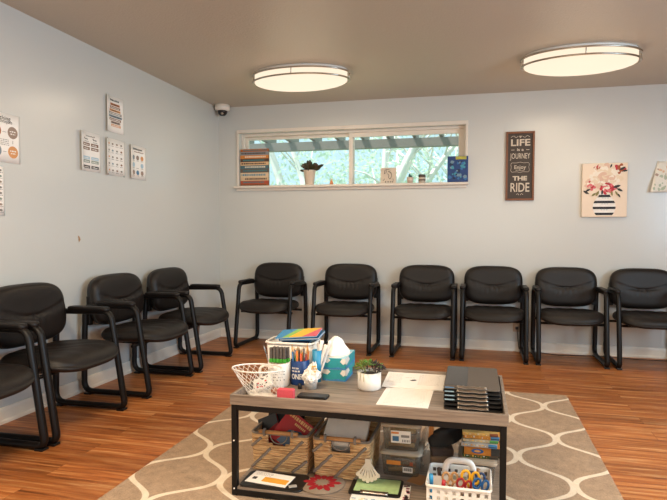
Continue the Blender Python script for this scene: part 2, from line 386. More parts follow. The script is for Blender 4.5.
def tree(name, label, base, limbs, crown, nleaf, lm, seed):
    rnd = random.Random(seed); t = thing(name, label, 'tree', base, group='trees beyond the patio cover')
    tr = MB(); tips = []
    for pts, r0, r1 in limbs:
        n = 10; P = fillet(pts, .8, 5); m = len(P)
        tr.tube(P, [r0 + (r1 - r0) * i / (m - 1) for i in range(m)], 9)
        for q in range(5):
            i = rnd.randrange(m // 3, m); d = Vector((rnd.uniform(-1, 1), rnd.uniform(-.5, .5), rnd.uniform(.2, 1))); L = rnd.uniform(.6, 1.5)
            tr.tube([P[i], P[i] + d * L * .5 + Vector((0, 0, .06)), P[i] + d * L], [.022, .014, .006], 5)
    tr.build('trunk', M_BARK, t)
    lf = MB()
    for k in range(nleaf):
        c = crown[rnd.randrange(len(crown))]
        p = Vector(c[:3]) + Vector((rnd.gauss(0, 1) * c[3], rnd.gauss(0, 1) * c[4], rnd.gauss(0, 1) * c[5]))
        a = Vector((rnd.gauss(0, 1), rnd.gauss(0, 1), rnd.gauss(0, 1))).normalized(); b = a.cross(Vector((rnd.gauss(0, 1), rnd.gauss(0, 1), rnd.gauss(0, 1)))).normalized(); s_ = rnd.uniform(.035, .075)
        lf.add([p - a * s_, p + b * s_ * .45, p + a * s_, p - b * s_ * .45], [(0, 1, 2, 3)], 0, False)
    lf.build('foliage', lm, t, fixn=False)
tree('garden_tree', 'pale trunk leaning left outside the left window pane, behind the book sign', (-.75, 4.6, -.15),
     [([(0, 0, 0), (-.1, 0, 1.4), (-.35, .1, 2.4), (-.8, 0, 3.6)], .12, .06), ([(-.05, 0, 1.0), (.3, 0, 1.9), (.05, 0, 2.6), (-.3, 0, 3.6)], .09, .04)],
     [(-.3, .5, 2.7, .9, .5, .5), (.4, .4, 2.3, .7, .5, .5)], 800, M_LEAF[0], 1)
tree('forked_tree', 'forked pale tree outside the left pane, behind the potted plant', (1.05, 4.4, -.15),
     [([(0, 0, 0), (-.08, 0, 1.5), (0, 0, 2.4), (.02, 0, 3.8)], .09, .05), ([(-.05, 0, 1.5), (.25, 0, 2.3), (.62, 0, 3.0), (1.0, 0, 4.0)], .08, .05)],
     [(-.2, .6, 2.4, .6, .5, .4), (.2, .5, 2.9, .8, .5, .5)], 600, M_LEAF[1], 2)
tree('slanting_tree', 'slanting pale trunk rising to the right behind the framed sketch', (1.35, 4.8, -.15),
     [([(0, 0, 0), (.05, 0, 1.5), (.45, 0, 2.3), (1.15, 0, 3.2), (1.9, .1, 3.9)], .07, .035), ([(-.6, 0, .8), (-.2, 0, 2.0), (.25, 0, 2.9), (.6, 0, 3.8)], .06, .03)],
     [(0, .6, 2.3, .5, .5, .3), (.6, .9, 2.6, .6, .4, .4)], 300, M_LEAF[0], 3)
tree('bare_tree', 'thin bare branching tree behind the right window pane', (2.2, 6.5, -.15),
     [([(0, 0, 0), (.03, 0, 1.6), (0, 0, 2.6), (.1, 0, 4)], .05, .02), ([(.02, 0, 1.8), (-.4, 0, 2.6), (-.9, 0, 3.4)], .03, .012), ([(.02, 0, 1.9), (.45, 0, 2.8), (.9, 0, 3.7)], .03, .012),
      ([(.02, 0, 2.1), (.8, .1, 2.7), (1.5, 0, 3.1)], .025, .01), ([(.02, 0, 2.0), (-.7, .1, 2.4), (-1.4, 0, 2.9)], .025, .01)],
     [(0, .5, 2.8, .9, .5, .5)], 300, M_LEAF[2], 4)
tree('hedge_tree', 'mass of pale green foliage low behind the window sill', (.6, 9.0, -.15),
     [([(0, 0, 0), (.1, 0, 1.5), (0, 0, 3.4)], .12, .05)],
     [(-2.2, 0, 2.4, 1.0, .5, .5), (0, 0, 2.1, 1.2, .5, .45), (1.8, 0, 2.0, 1.1, .5, .35), (-1.0, 0, 3.0, 1.2, .5, .4), (3.4, .3, 2.0, .7, .4, .3)], 2000, M_LEAF[1], 5)

# ================================================================== CEILING FIXTURES, CAMERA DOME
M_GLOW = mat('lit_opal_glass', '2a2622', .5, spec=.1, var=.01, emit=(1, .82, .62, 1), estr=.90)
def fixture(x, label):
    t = thing('ceiling_light', label, 'ceiling light', (x, -1.087, H), group='oval ceiling lights')
    A, B = .412, .240
    MB().lathe([(.99, 0), (.99, -.012), (.94, -.016)], seg=64, sx=A * .97, sy=B * .97).build('ceiling_pan', M_WHITE, t)
    pr = [(.955, -.014), (.955, -.078)] + [(.955 * cos(radians(q)), -.078 - .052 * sin(radians(q))) for q in (8, 16, 25, 35, 46, 58, 70, 80, 89.9)]
    MB().lathe(pr, seg=72, sx=A, sy=B).build('diffuser', M_GLOW, t)
    for z in (-.025, -.078):
        MB().tube([(A * cos(2 * pi * k / 72), B * sin(2 * pi * k / 72), z) for k in range(72)], .007, 8, True, r2=.008, bn=(0, 0, 1)).build('ring', M_SILVER, t)
    for q in (0, 90, 180, 270):
        a = radians(q); MB().tube([(A * cos(a), B * sin(a), -.02), (A * cos(a), B * sin(a), -.083)], .004, 8).build('post', M_SILVER, t)
    lamp('fixture_downlight', 'AREA', (x * KX, -1.087 * KY, H - .137), FIXTURE_W * .55, WARM, .74, .44, aim=(0, 0, -1), shape='ELLIPSE')
    l = lamp('fixture_light', 'POINT', (x * KX, -1.087 * KY, H - .52), FIXTURE_W * .5, WARM); l.data.shadow_soft_size = .34
    return t
fixture(1.245, 'oval ceiling light with two nickel rings, above the window')
fixture(3.389, 'oval ceiling light with two nickel rings, above the framed slogan and flower canvas')
t = thing('security_camera', 'small white dome security camera in the ceiling corner', 'security camera', (.088, -.10, H))
MB().lathe([(.078, 0), (.078, -.035), (.07, -.055), (.05, -.06)], seg=32).build('housing', M_WHITE, t)
MB().lathe([(.052, -.056), (.05, -.075), (.042, -.093), (.025, -.107), (.0001, -.112)], seg=28).build('dome', mat('smoked_dome', '1a1614', .08), t)
MB().sphere((.012, -.03, -.088), .016).build('lens', M_SILVER, t)

# ================================================================== CHAIRS
def pillow(mb, hx, hy, h, n=4.0, rim=.35, nr=16, ns=72, top=None, bot=None):
    """cushion: superellipse outline hx, hy; half thickness h; top/bot(x, y) give extra z"""
    vs = []; fs = []
    def out(a):
        c, s_ = cos(a), sin(a); return (abs(c) ** (2 / n) * (1 if c >= 0 else -1) * hx, abs(s_) ** (2 / n) * (1 if s_ >= 0 else -1) * hy)
    for side in (1, -1):
        for i in range(nr + 1):
            r = 1 - (1 - i / nr) ** 1.6 if i < nr else 1; r = max(r, .001)
            th = h * max(0, 1 - r ** 9) ** .5
            for j in range(ns):
                x, y = out(2 * pi * j / ns); x *= r; y *= r
                z = side * th
                f = top if side > 0 else bot
                if f: z += f(x, y) * (1 - r ** 10)
                vs.append((x, y, z))
    R = (nr + 1) * ns
    for i in range(nr):
        for j in range(ns):
            a, b, c, d = i * ns + j, i * ns + (j + 1) % ns, (i + 1) * ns + (j + 1) % ns, (i + 1) * ns + j
            fs.append((a, b, c, d)); fs.append((R + d, R + c, R + b, R + a))
    fs.append(tuple(range(ns))[::-1]); fs.append(tuple(R + j for j in range(ns)))
    # weld the two rims
    for j in range(ns):
        a, b = nr * ns + j, nr * ns + (j + 1) % ns; fs.append((a, b, R + b, R + a))
    return mb.add(vs, fs, 0, True)
def make_chair(label):
    t = thing('waiting_chair', label, 'chair', group='black waiting room chairs')
    # backrest: local x = width, local y = height, +z = front of the cushion
    def front(x, y):
        ys = -.012 + .055 * min(1, abs(x) / .22) ** 2
        g = -.009 * math.exp(-((y - ys) / .010) ** 2)
        if y < ys: g += .0035 * sin(x * 150 + 2 * sin(y * 30)) * math.exp(-((ys - y) / .06)) * math.exp(-(x / .15) ** 2)
        return g + .006 * math.exp(-((y - ys + .05) / .05) ** 2)
    b = MB(); pillow(b, .266, .180, .060, 3.6, nr=26, ns=96, top=front)
    tilt = Matrix.Rotation(radians(90 - 7), 4, 'X')
    v2 = []
    for v in b.v:
        z = v.z + .16 * v.x * v.x
        v2.append(Matrix.Translation((0, -.078, .634)) @ tilt @ Vector((v.x, v.y, z)))
    b.v = v2; b.build('backrest', M_LEATHER, t)
    s_ = MB(); pillow(s_, .270, .252, .047, 3.2, nr=18, top=lambda x, y: -.010 * math.exp(-((x / .14) ** 2 + ((y - .06) / .12) ** 2)) + .002 * sin(x * 60 + y * 25))
    s_.v = [Vector((v.x, v.y - .325, v.z + .410 + (-.020 * max(0, (-v.y - .1) / .12) ** 2) + (-.03 * (v.y + .1) if v.y > -.1 else 0))) for v in s_.v]
    s_.build('seat', M_LEATHER, t)
    for x in (-.17, .17):
        MB().box((x, -.28, .352), (.03, .32, .012)).build('seat_support', M_FRAME, t)
    MB().tube([(-.268, -.40, .345), (.268, -.40, .345)], .011, 8).tube([(-.268, -.14, .345), (.268, -.14, .345)], .011, 8).build('crossbar', M_FRAME, t)
    for sx in (-1, 1):
        x = sx * .270
        path = [(x, -.034, .40), (x, -.026, .022), (x, -.530, .022), (x, -.435, .620), (x, -.046, .612)]
        MB().tube(fillet(path, [.1, .07, .045, .06, .05], 6, True), .0205, 10, True, r2=.0180, bn=(1, 0, 0)).build('side_frame', M_FRAME, t)
        pad = MB(); pr = rrect(-.026, -.145, .026, .145, .024, 6)
        vs = []; fs = []; n = len(pr); lv = ((0, .88), (.006, 1), (.017, 1), (.024, .92), (.027, .72))
        for z, g in lv:
            for px, py in pr: vs.append((x + px * g, -.280 + py * (1 - (1 - g) * .25), .628 + z - .008 * (py / .145) ** 2))
        for i in range(len(lv) - 1):
            for j in range(n): fs.append((i * n + j, i * n + (j + 1) % n, (i + 1) * n + (j + 1) % n, (i + 1) * n + j))
        fs.append(tuple(range(n))[::-1]); fs.append(tuple((len(lv) - 1) * n + j for j in range(n)))
        pad.add(vs, fs); pad.build('armrest', M_ARM, t)
        MB().box((sx * .246, -.058, .575), (.036, .024, .20)).build('back_bracket', M_FRAME, t, bevel=.004)
        for y in (-.505, -.060): MB().box((x, y, .006), (.042, .05, .012)).build('glide', M_BLACK, t, bevel=.003)
    return t
ch0 = make_chair('black leather guest chair on the back wall, nearest the corner, below the book sign')
placed = False
CH = [(.712, -.012, -2, 'black leather guest chair on the back wall, nearest the corner, left of the stationery'),
      (1.468, -.012, 0, 'second black chair from the corner along the back wall, right behind the tissue boxes'),
      (2.218, -.012, 0, 'third black chair from the corner along the back wall, behind the white papers'),
      (2.838, -.012, 0, 'fourth black chair along the back wall, in front of the wall outlet'),
      (3.478, -.012, 0, 'fifth black chair along the back wall, between slogan and flower canvas'),
      (4.112, -.012, 0, 'sixth black chair on the back wall, cut by the right edge of the photo'),
      (.018, -1.155, 92, 'black chair on the left wall nearest the corner, a torn flap under its seat'),
      (.018, -1.840, 91, 'second black chair from the corner along the left wall'),
      (.024, -2.668, 91, 'third black chair from the corner along the left wall, beside the cut-off chair'),
      (.020, -3.302, 90, 'nearest black chair on the left wall, mostly cut off by the photo edge')]
for i, (x, y, rz, lb) in enumerate(CH):
    o = ch0 if i == 0 else copy_tree(ch0)
    o.location = (x, y, 0); o.rotation_euler = (0, 0, radians(rz)); o['label'] = lb; o.scale = (1.06 if rz > 45 else 1, 1, 1)
# hanging flap of lining under the corner chair
t = MB(); t.prism([(-.034, .358), (.034, .358), (.010, .240)], -.001, .001, ax=1)
lin_ = t.build('lining_flap', mat('torn_lining', '7a6455', .8), bpy.data.objects['waiting_chair.006'], loc=(-.085, -.40, 0))

# ================================================================== RUG
rug = MB().prism(rrect(1.164, -4.46, 3.300, -1.412, .012, 3), 0, .009)
tag(rug.build('area_rug', M_RUG, bevel=.003), 'taupe area rug with a cream trellis pattern under the coffee table', 'rug')

# ================================================================== COFFEE TABLE
TX0, TX1, TY0, TY1 = 1.687, 2.812, -3.250, -2.658
RUGZ = .0095; TZ = .405; SZ = .046
tb = thing('coffee_table', 'low coffee table with grey wood tray top, black metal frame and shelf', 'coffee table', ((TX0 + TX1) / 2 / KX, (TY0 + TY1) / 2 / KY, RUGZ))
TI = Matrix.Translation(-Vector(tb.location))
def tm(): m = MB(); m.M = TI.copy(); return m
tm().span((TX0 + .012, TY0 + .012, .392), (TX1 - .012, TY1 - .012, TZ)).build('tabletop', M_TWOOD, tb)
rim = tm(); rim.span((TX0, TY0, .398), (TX1, TY0 + .014, .44)); rim.span((TX0, TY1 - .014, .398), (TX1, TY1, .44)); rim.span((TX0, TY0 + .014, .398), (TX0 + .014, TY1 - .014, .44)); rim.span((TX1 - .014, TY0 + .014, .398), (TX1, TY1 - .014, .44))
rim.build('tray_rim', M_TWOOD, tb, bevel=.0015)
fr = tm(); a, b_, c, d = TX0 + .004, TX1 - .006, TY0 + .004, TY1 - .004; L = .024
for z0, z1 in ((.373, .397), (.012, .036)):
    fr.span((a + L, c, z0), (b_ - L, c + L, z1)); fr.span((a + L, d - L, z0), (b_ - L, d, z1)); fr.span((a, c + L, z0), (a + L, d - L, z1)); fr.span((b_ - L, c + L, z0), (b_, d - L, z1))
fr.build('frame', M_BLACKMETAL, tb, bevel=.002)
for x in (a, b_ - L):
    for y in (c, d - L):
        lg = tm().span((x, y, RUGZ), (x + L, y + L, .397)).build('leg', M_BLACKMETAL, tb, bevel=.002)
        for z in (.335, .25): MB().lathe([(.0001, .0), (.0035, .0), (.0035, .002), (.0001, .003)], seg=10).build('bolt', M_SILVER, lg) if False else None
for z in (.245, .04):
    bm_ = tm(); bm_.tube([(a + L / 2, c + .001, z), (a + L / 2, c - .002, z)], .0032, 10); bm_.build('bolt', M_WHITE, tb)
tm().span((a + .002, c + .004, .034), (b_ - .002, d - .004, SZ)).build('shelf', M_TWOOD, tb, bevel=.0015)

# ------------------------------------------------------------------ on the table top
def Mx(x, y, z, rz=0, rx=0, ry=0):
    return Matrix.Translation((x, y, z)) @ Matrix.Rotation(rz, 4, 'Z') @ Matrix.Rotation(ry, 4, 'Y') @ Matrix.Rotation(rx, 4, 'X')
def place(o, x, y, z, rz=0, rx=0, ry=0): o.matrix_world = Mx(x * KX, y * KY, z, rz, rx, ry); return o

# wire mesh basket
t = thing('wire_basket', 'white wire mesh basket with a flared rim on the table left corner', 'basket', (1.776, -3.318, TZ))
def bk(a_, h):   # surface of the basket: angle, height share
    g = h ** .9; rx = .081 + (.116 - .081) * g; ry = .054 + (.076 - .054) * g
    return (rx * cos(a_) - .042 * h, ry * sin(a_) + .008 * h, .004 + .106 * h)
m = MB()
for k in range(24):
    for dr in (1, -1): m.tube([bk(2 * pi * k / 24 + dr * q / 8 * 1.0, q / 8) for q in range(9)], .0010, 4, cap=False)
m.build('mesh', M_WHITE, t)
MB().tube([bk(2 * pi * k / 40, 1) for k in range(40)], .0034, 8, True).build('rim', M_WHITE, t)
MB().tube([bk(2 * pi * k / 40, 0) for k in range(40)], .003, 6, True).lathe([(.0001, .003), (1, .003), (1, .0045), (.0001, .0045)], sx=.080, sy=.053, seg=30).build('base', M_WHITE, t)
pk = MB(); pk.box((0, 0, 0), (.085, .012, .055), 0)
for k in range(16): pk.box((random.uniform(-.035, .035), -.0065, random.uniform(-.022, .022)), (random.uniform(.004, .012), .001, random.uniform(.004, .008)), random.choice((1, 1, 2)))
o = pk.build('snack_packet', [mat('packet_white', 'ded6cd', .35), M_INK, mat('packet_red', 'c23a34', .4)]); tag(o, 'white packet with black and red print inside the wire basket', 'packet'); place(o, 1.765, -3.318, TZ + .048, .1, radians(-38), radians(-24))
o = MB().sphere((0, 0, 0), (.024, .02, .016), seg=10, rings=6).build('crumpled_wrapper', mat('brown_wrapper', 'a8735a', .5, var=.5, scale=60)); tag(o, 'crumpled brown wrapper beside the packet in the wire basket', 'wrapper'); place(o, 1.828, -3.33, TZ + .0215)

# mug with brushes
mug = thing('mug', 'white mug with printed lines holding grey foam brushes', 'mug', (1.783, -3.165, TZ))
MB().lathe([(.046, 0), (.05, .006), (.051, .108), (.047, .110), (.045, .102), (.044, .01), (.0001, .008)], seg=36).build('body', M_WHITE, mug)
MB().tube(fillet([(-.047, -.012, .092), (-.080, -.025, .092), (-.086, -.027, .05), (-.070, -.022, .022), (-.045, -.012, .022)], .03, 5), .006, 8).build('handle', M_WHITE, mug)
pr = MB()
for q, z in enumerate((.075, .062, .049, .036)):
    for k in range(7):
        if (k + q) % 4 == 0: continue
        a_ = radians(-95 + k * 9); pr.box((.0513 * cos(a_), .0513 * sin(a_), z), (.001, .006, .0045), 0, Matrix.Rotation(a_, 3, 'Z'))
pr.build('printed_lines', M_GREYINK, mug)
M_FOAM = mat('grey_foam', '5c534d', .9, var=.25, bump=.4, bscale=200); M_GREEN = mat('green_ferrule', '3f9a2f', .45)
for k in range(10):
    x = 1.783 - .033 + (.0165 * k if k < 5 else .0165 * (k - 5) + .008)
    o = thing('foam_brush', 'grey foam brush with a green ferrule standing in the white mug', 'brush', (x, -3.165 + (-.012 if k < 5 else .012), TZ + .010), group='foam brushes in the white mug')
    MB().tube([(0, 0, 0), (0, 0, .1)], .003, 6).build('stick', mat('pale_wood', 'd8b78c', .6), o)
    MB().box((0, 0, .108), (.0155, .016, .018)).build('ferrule', M_GREEN, o, bevel=.002)
    MB().box((0, 0, .143), (.0140, .014, .052)).build('foam', M_FOAM, o, bevel=.003)
o = MB().tube([(0, 0, 0), (0, 0, .13)], .0022, 6).lathe([(.0001, .13), (.004, .13), (.0035, .15), (.0001, .17)], seg=8).build('paint_brush', mat('grey_blue_handle', '8b98a0', .4)); tag(o, 'thin grey blue paint brush leaning left out of the white mug', 'brush'); place(o, 1.752, -3.150, TZ + .02, 0, 0, radians(-17))

# blue can with pencils
can = thing('pencil_can', 'navy blue can with white lettering full of coloured pencils', 'can', (1.868, -3.105, TZ))
M_NAVY = mat('navy_label', '173a72', .4)
MB().lathe([(.044, 0), (.045, .004), (.045, .112), (.043, .114), (.0425, .01), (.0001, .008)], seg=36).build('body', M_NAVY, can)
lt = MB()
def oncan(cx, z0, R=.0453):
    return lambda x, y, z: (R * sin(x / R + cx) * (1 + z / R), -R * cos(x / R + cx) * (1 + z / R), z0 + y)
add_text(lt, 'ONE', .034, oncan(-.08, .030), width=.052, bold=.0008)
for z0, ws in ((.077, (.012, .009, .014)), (.063, (.015, .012, .010))):
    x = -.024
    for w_ in ws:
        n = int(w_ / .003)
        for k in range(n):
            f = oncan(-.08, z0); lt.add([f(x, 0, .0005), f(x + .0022, 0, .0005), f(x + .0022, .007 + .002 * (k == 0), .0005), f(x, .007, .0005)], [(0, 1, 2, 3)], 0, False); x += .003
        x += .003
lt.build('lettering', M_WHITE, can)
PC = ['d98a2f', 'e8a33a', '3b2a22', 'b3272b', '2a6fa5', 'c46b28', '7a4a2a', '4a8a3a', 'd9b48a', '2b2b33', 'e0552f', '2f8fb0', 'cfa06a', 'a83232', '20345c', 'd2691e']
for k in range(22):
    a_ = k * 2.4; r_ = .008 + .024 * sqrt(k / 22); hh = random.uniform(.145, .185)
    o = thing('colored_pencil', 'coloured pencil standing among the others in the navy can', 'pencil', (1.868 + r_ * cos(a_), -3.105 + r_ * sin(a_), TZ + .010), group='coloured pencils in the navy can')
    MB().tube([(0, 0, 0), (0, 0, hh - .016)], .0042, 6).build('barrel', mat('pencil_' + PC[k % 16], PC[k % 16], .4), o)
    MB().lathe([(.0042, hh - .016), (.0012, hh - .003), (.0001, hh)], seg=6).build('tip', mat('pale_wood', 'd8b78c', .6), o)
    o.rotation_euler = (-r_ * sin(a_) * 2.2, r_ * cos(a_) * 2.2, 0)

# ribbed white bin with books
bn = thing('ribbed_bin', 'off white ribbed plastic bin holding picture books at the table back', 'bin', (1.792, -2.975, TZ))
def binring(h, g=0): return [(x, y, h) for x, y in rrect(-.108 - .012 * h / .18 - g, -.066 - .010 * h / .18 - g, .108 + .012 * h / .18 + g, .066 + .010 * h / .18 + g, .03, 6)]
bm_ = MB(); vs = []; fs = []; lv = [(0, 0), (.004, .001), (.172, 0), (.172, -.003), (.006, -.003)]
for h, g in lv: vs += binring(h, g)
n = len(binring(0))
for i in range(len(lv) - 1):
    for j in range(n): fs.append((i * n + j, i * n + (j + 1) % n, (i + 1) * n + (j + 1) % n, (i + 1) * n + j))
fs.append(tuple(range(n))[::-1]); fs.append(tuple((len(lv) - 1) * n + j for j in range(n)))
bm_.add(vs, fs); bm_.build('body', M_WHITE, bn)
rb = MB()
for k in range(18):
    for sy in (-1, 1): rb.tube([(-.085 + .01 * k, sy * .0665, .01), (-.085 + .01 * k, sy * .0755, .15)], .0026, 6)
for k in range(9):
    for sx in (-1, 1): rb.tube([(sx * .1085, -.04 + .01 * k, .01), (sx * .1185, -.04 + .01 * k, .15)], .0026, 6)
rb.build('ribs', M_WHITE, bn)
MB().tube(binring(.176, .001), .0062, 8, True, bn=(0, 0, 1)).build('rim', M_WHITE, bn)
def book(label, cols, size, x, y, z, rz=0, rx=0, ry=0, bands=None, name='picture_book', group=None):
    sx, sy, sz = size; o = thing(name, label, 'book', group=group)
    c_ = MB(); n = len(cols)
    if bands == 'diag':
        edges = [-.5, -.22, -.05, .32, .5]
        for k in range(n):
            x0, x1 = edges[k] * sx, edges[k + 1] * sx; sk = [0, .18, .2, .28, 0]
            p = [(x0 - (sk[k] * .12 if 0 < k else 0), -sy / 2), (x1 - (sk[k + 1] * .12 if k < n - 1 else 0), -sy / 2), (x1 + (sk[k + 1] * .12 if k < n - 1 else 0), sy / 2), (x0 + (sk[k] * .12 if 0 < k else 0), sy / 2)]
            c_.prism(p, sz / 2 - .002, sz / 2, k)
        c_.box((0, 0, -sz / 2 + .001), (sx, sy, .002), 0); c_.box((-sx / 2 + .001, 0, 0), (.002, sy, sz - .004), 0)
    else:
        c_.box((0, 0, sz / 2 - .001), (sx, sy, .002), 0); c_.box((0, 0, -sz / 2 + .001), (sx, sy, .002), 0); c_.box((-sx / 2 + .001, 0, 0), (.002, sy, sz - .004), 0)
    c_.build('cover', [mat('cover_' + q, q, .45, spec=.25) for q in cols], o)
    MB().box((.001, 0, 0), (sx - .006, sy - .006, sz - .0042)).build('pages', M_PAPER, o)
    return place(o, x, y, z, rz, rx, ry)
book('thin picture book with blue, green, yellow and pink bands lying across the ribbed bin', ['2f86b8', '8fbf5a', 'f2b81c', 'd8596a'], (.205, .155, .008), 1.822, -2.965, TZ + .212, .10, radians(4), radians(-4.5), 'diag')
book('blue book lying just under the banded picture book on the bin', ['2a6f9e'], (.20, .150, .010), 1.834, -2.955, TZ + .1985, .06, radians(3), radians(-4.0))
book('navy book standing inside the ribbed bin', ['1d3355'], (.14, .165, .018), 1.81, -2.99, TZ + .095, 0, radians(86), 0)
book('bright blue patterned book standing at the back of the bin', ['2f8fc4'], (.15, .16, .016), 1.80, -2.955, TZ + .095, 0, radians(86), 0)

# blue paper cup with craft papers
cp = thing('blue_cup', 'tall teal blue cup holding white paper scraps behind the clear cup', 'cup', (1.938, -3.055, TZ))
MB().lathe([(.020, 0), (.024, .152), (.0225, .152), (.019, .004), (.0001, .004)], seg=28).build('body', mat('teal_blue', '2f8fb8', .45), cp)
for k, (an, ln, tl) in enumerate(((.3, .165, 14), (1.0, .185, 16), (-.4, .17, 26), (2.6, .172, 4), (.6, .19, 30))):
    o = MB(); o.grid(lambda u, v: ((u - .5) * (.006 + .012 * v), .006 * sin(v * 5 + k) + .002 * sin(u * 9), .01 + v * ln), 4, 10); o = o.build('paper_scrap', M_PAPER, solid=.0008)
    tag(o, 'curled white paper scrap standing in the teal blue cup', 'paper', 'white paper scraps in the blue cup'); place(o, 1.930 + .004 * k, -3.055 + .006 * cos(an * 3), TZ + .006, an * .4, 0, radians(tl * .55))

# clear cup with wrapped sweets
cc = thing('clear_cup', 'small clear plastic cup with a crumpled paper wrap at the table middle', 'cup', (1.944, -3.185, TZ))
MB().lathe([(.027, 0), (.034, .055), (.033, .055), (.0262, .002), (.0001, .002)], seg=28).build('body', clear('frosted_plastic', 'e9e2d8', .35, .3), cp if False else cc)
wr = MB()
def crum(u, v):
    a_ = 2 * pi * u; r_ = .024 + .016 * sin(pi * min(1, v * 1.1)) - .022 * v ** 2; z = .026 + .088 * v
    f = lambda q: mnoise.noise(Vector((cos(a_) * 3.1 + q, sin(a_) * 3.1, v * 5 + q)))
    r_ = max(.003, r_ * (1 + .55 * f(0) + .35 * f(3.7)))
    return (r_ * cos(a_) + .016 * v * v + .012 * f(9) * v, r_ * sin(a_) + .008 * f(5), z + .020 * f(7) * (.3 + v))
wr.grid(crum, 30, 12, smooth=False); o = wr.build('paper_wrap', M_PAPER, solid=.0008); tag(o, 'crumpled white paper wrap with yellow bits in the clear cup', 'wrap'); place(o, 1.944, -3.185, TZ + .003)
fl_ = MB()
for k in range(6): fl_.sphere((.022 + .010 * cos(k * 1.1), -.022 + .006 * sin(k * .9), .094 + .012 * sin(k * 2.1)), (.0055, .004, .0045), 0, 8, 6)
fl_.build('yellow_bits', mat('yellow_petal', 'd9ad55', .6), o)

# tissue boxes
M_TEAL = mat('teal_card', '2f9aa0', .5, var=.12, scale=90); M_TB = mat('blue_speckle_card', '3f86b4', .5, var=.5, scale=160)
M_SKYC = mat('pale_blue_card', '9fd3e0', .5, var=.15, scale=60)
def tissue_box(z, label, h=.054):
    o = thing('tissue_box', label, 'tissue box', (2.014, -2.918, z), 0, 'teal tissue boxes'); sx, sy = .114, .206
    MB().span((-sx / 2, -sy / 2, 0), (sx / 2, sy / 2, h)).build('carton', M_TEAL, o, bevel=.001)
    q = MB()
    for x0, x1, y in ((-sx / 2, sx / 2, -sy / 2 - .0006),):
        q.prism([(x0, h), (x0 + .030, h), (x0 + .040, h - .010), (x0 + .026, h - .024), (x0, h - .018)], y, y + .0006, 0, ax=1)
        q.prism([(x1, h), (x1 - .016, h), (x1 - .026, h - .016), (x1 - .010, h - .030), (x1, h - .022)], y, y + .0006, 0, ax=1)
        q.prism([(x0, .012), (x0 + .04, .006), (x0 + .08, .012), (x1, .006), (x1, 0), (x0, 0)], y, y + .0006, 1, ax=1)
    x = sx / 2; 
    q.prism([(-sy / 2, h), (-sy / 2 + .06, h), (-sy / 2 + .09, h - .02), (-sy / 2 + .03, h - .034), (-sy / 2, h - .026)], x, x + .0006, 0, ax=0)
    q.prism([(-sy / 2, .014), (0, .008), (sy / 2, .016), (sy / 2, 0), (-sy / 2, 0)], x, x + .0006, 1, ax=0)
    q.build('printed_panels', [M_WHITE, M_TB], o)
    tp = MB(); tp.span((-sx / 2 + .001, -sy / 2 + .001, h), (sx / 2 - .001, sy / 2 - .001, h + .0008), 0); tp.prism([(-.05, -.10), (.02, -.1), (.055, -.02), (.055, .05), (-.02, .02)], h + .0008, h + .0012, 1)
    tp.build('top_panel', [M_SKYC, M_WHITE], o)
    return o
tissue_box(TZ, 'lower teal tissue box at the bottom of the stack')
tb2 = tissue_box(TZ + .0562, 'upper teal tissue box with a white tissue pulled up')
ts = MB()
def tis(u, v):
    a_ = 2 * pi * u; r_ = (.050 * (1 - v ** 1.7) ** .75 + .003) * (1 + .28 * sin(a_ * 3 + 1) * (1 - .5 * v) + .12 * sin(a_ * 7))
    return (r_ * cos(a_) * .95 - .016 + .002 * v + .004 * sin(v * 9 + a_), r_ * sin(a_) * .9 - .01, .0562 + .088 * v + .006 * sin(a_ * 2) * (1 - v))
ts.grid(tis, 60, 14); ts.build('tissue', mat('soft_tissue', 'fbf4ea', .8, var=.02), tb2)

# succulent in white pot
pt = thing('succulent_pot', 'white cylinder pot with a trailing succulent on the coffee table', 'potted plant', (2.204, -3.118, TZ))
MB().lathe([(.046, 0), (.053, .006), (.054, .080), (.050, .080), (.049, .066), (.0001, .064)], seg=40).build('pot', M_WHITE, pt)
MB().lathe([(.0485, .060), (.0485, .068), (.0001, .071)], seg=24).build('soil', mat('dark_soil', '2e2118', .9, bump=.5), pt)
M_SUC = [mat('olive_leaf', '6e7a2c', .5, var=.25), mat('dark_purple_leaf', '3a2c28', .5, var=.3), mat('fresh_green_leaf', '5c8a34', .5, var=.2)]
lf = MB()
for k in range(150):
    a_ = random.uniform(0, 2 * pi); r_ = .062 * sqrt(random.random()); x, y = r_ * cos(a_), r_ * sin(a_); z = .080 + .052 * (1 - (r_ / .075) ** 2) * random.uniform(.4, 1)
    mi = (0 if x < -.004 else 1) if random.random() < .8 else 2
    lf.M = Mx(x, y, z, a_, 0, radians(random.uniform(-70, 10))); lf.sphere((.008, 0, 0), (.011, .004, .003), mi, 6, 5)
lf.M = Matrix.Identity(4); lf.build('leaves', M_SUC, pt)
st = MB()
for a_ in (3.6, 4.1, 4.45): st.tube([(.04 * cos(a_), .04 * sin(a_), .085), (.056 * cos(a_), .056 * sin(a_), .084), (.0585 * cos(a_), .0585 * sin(a_), .06 - .008 * a_ + .02)], .0012, 5)
st.build('trailing_stem', mat('pale_stem', 'b9b07a', .6), pt)

